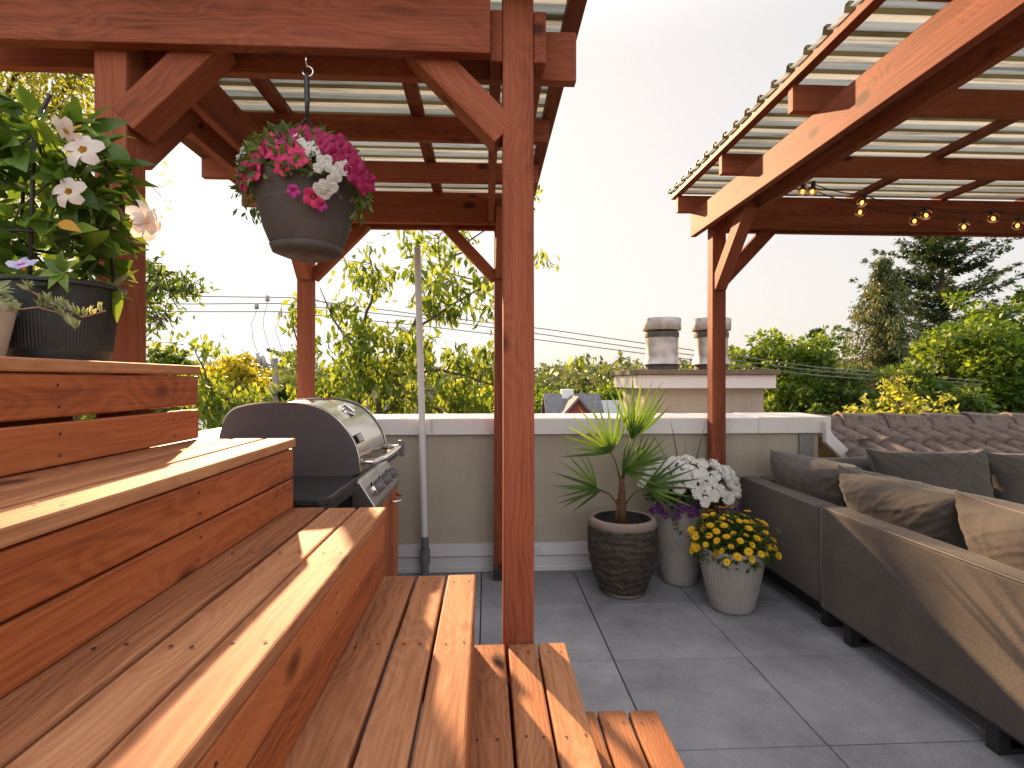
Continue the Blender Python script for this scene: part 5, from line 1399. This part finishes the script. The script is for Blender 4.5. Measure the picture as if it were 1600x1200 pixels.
house('red sided house with grey shingle roof and pointed red gable, left of the chimney', v.x, v.y, v.z, 4.9, 8, 3.2, M_RED, M_SHING, gable=(g_.x, g_.z-.05, 3.3, 1.9), ch=(at(886, 612, 46).x, 46, v.z-.45))
v = at(952, 628, 52)
house('small house with pale grey metal roof, between the red gable and the chimney', v.x, v.y, v.z, 2.3, 6, 2.2, M_TRIMW, simple('pale_metal_roof', (.33, .34, .36), .5, var=.2))
v = at(640, 606, 30); w1 = at(601, 632, 27.2)
house('brown roofed house with a white framed window, seen through the cherry tree', v.x, v.y, v.z, 4.2, 6, 2.0, simple('grey_brown_siding', (.16, .13, .11), .8), M_BRN, win=[(w1.x, w1.z, .42, .5)])
v = at(445, 622, 30)
house('pale house wall with grey roof behind the utility pole', v.x, v.y, v.z, 3.6, 5, 1.2, simple('pale_siding', (.38, .36, .34), .8), M_SHING)
v = at(325, 655, 36)
house('low white building beyond the left parapet', v.x, v.y, v.z, 5, 5, .8, M_TRIMW, simple('light_roof', (.45, .44, .43), .7))

# utility pole and lines
def pole():
    Y = 24; b = at(432, 590, Y); base = Vector((b.x, Y, H(b.x, Y)))
    e = empty('utility_pole', base, 'weathered wooden utility pole with tilted crossarm and insulators, right of the golden tree', 'utility pole')
    M_P = simple('weathered_pole', (.20, .17, .15), .9, var=.2); M_IN = simple('grey_insulator', (.30, .27, .29), .4)
    MB().tube([base, at(430, 560, Y)], [.16, .12], 10).build('mast', M_P, e, smooth=True)
    bar('crossarm', at(418, 546, Y+.2), at(452, 560, Y-.4), .12, .14, simple('arm_wood', (.10, .085, .075), .9), e)
    for (x, y) in ((402, 552), (410, 556), (424, 560)):
        MB().tube([at(x, y, Y), at(x+3, y+10, Y), at(x+6, y+18, Y)], [.07, .10, .06], 8).build('insulator', M_IN, e, smooth=True)
        MB().tube([at(x+6, y+18, Y), at(x+12, y+14, Y), at(430, 575, Y)], .03, 5).build('bracket', M_P, e)
    MB().tube([at(427, 598, Y-.3), at(427, 616, Y-.3)], .16, 12).build('transformer', M_IN, e, smooth=True)
    lines = [((-200, 455), (300, 463), (455, 465), (660, 492), (855, 514.5), (1010, 537), (1270, 573), (1600, 601), (2000, 640)),
             ((-200, 470), (300, 475), (437, 474), (660, 497), (855, 523.5), (1010, 545.5), (1270, 579), (1600, 606), (2000, 646)),
             ((-200, 484), (300, 487), (437, 487), (660, 509), (855, 532.5), (1010, 553), (1270, 586), (1600, 611), (2000, 652))]
    nm = ['highest of the three thin power lines crossing behind the pergolas', 'middle one of the three thin power lines crossing behind the pergolas', 'lowest of the three thin power lines crossing behind the pergolas']
    Mw = simple('wire_grey', (.16, .15, .15), .6)
    for i, ln in enumerate(lines):
        pts = []
        for (a, b_) in zip(ln[:-1], ln[1:]):
            for k in range(4): t = k/4; pts.append(at(a[0]+(b_[0]-a[0])*t, a[1]+(b_[1]-a[1])*t, Y+i*.3))
        pts.append(at(*ln[-1], Y+i*.3))
        o = MB().tube(pts, .022, 5).build('power_line', Mw, None, smooth=True); tag(o, nm[i], 'power line', 'power lines behind the pergolas')
    for (x, y, i, pth) in ((418, 466, 0, [(418, 472), (411, 500), (413, 520), (424, 552)]), (401, 478, 1, [(401, 485), (393, 505), (395, 530), (402, 550)]), (438, 490, 2, [(438, 496), (430, 515), (437, 535), (441, 552)])):
        MB().tube([at(x, y-4, Y), at(x, y+5, Y)], .09, 8).build('line_clamp', M_IN, e, smooth=True)
        MB().tube([at(a, b_, Y) for a, b_ in pth], .012, 4).build('jumper_wire', Mw, e)
pole()
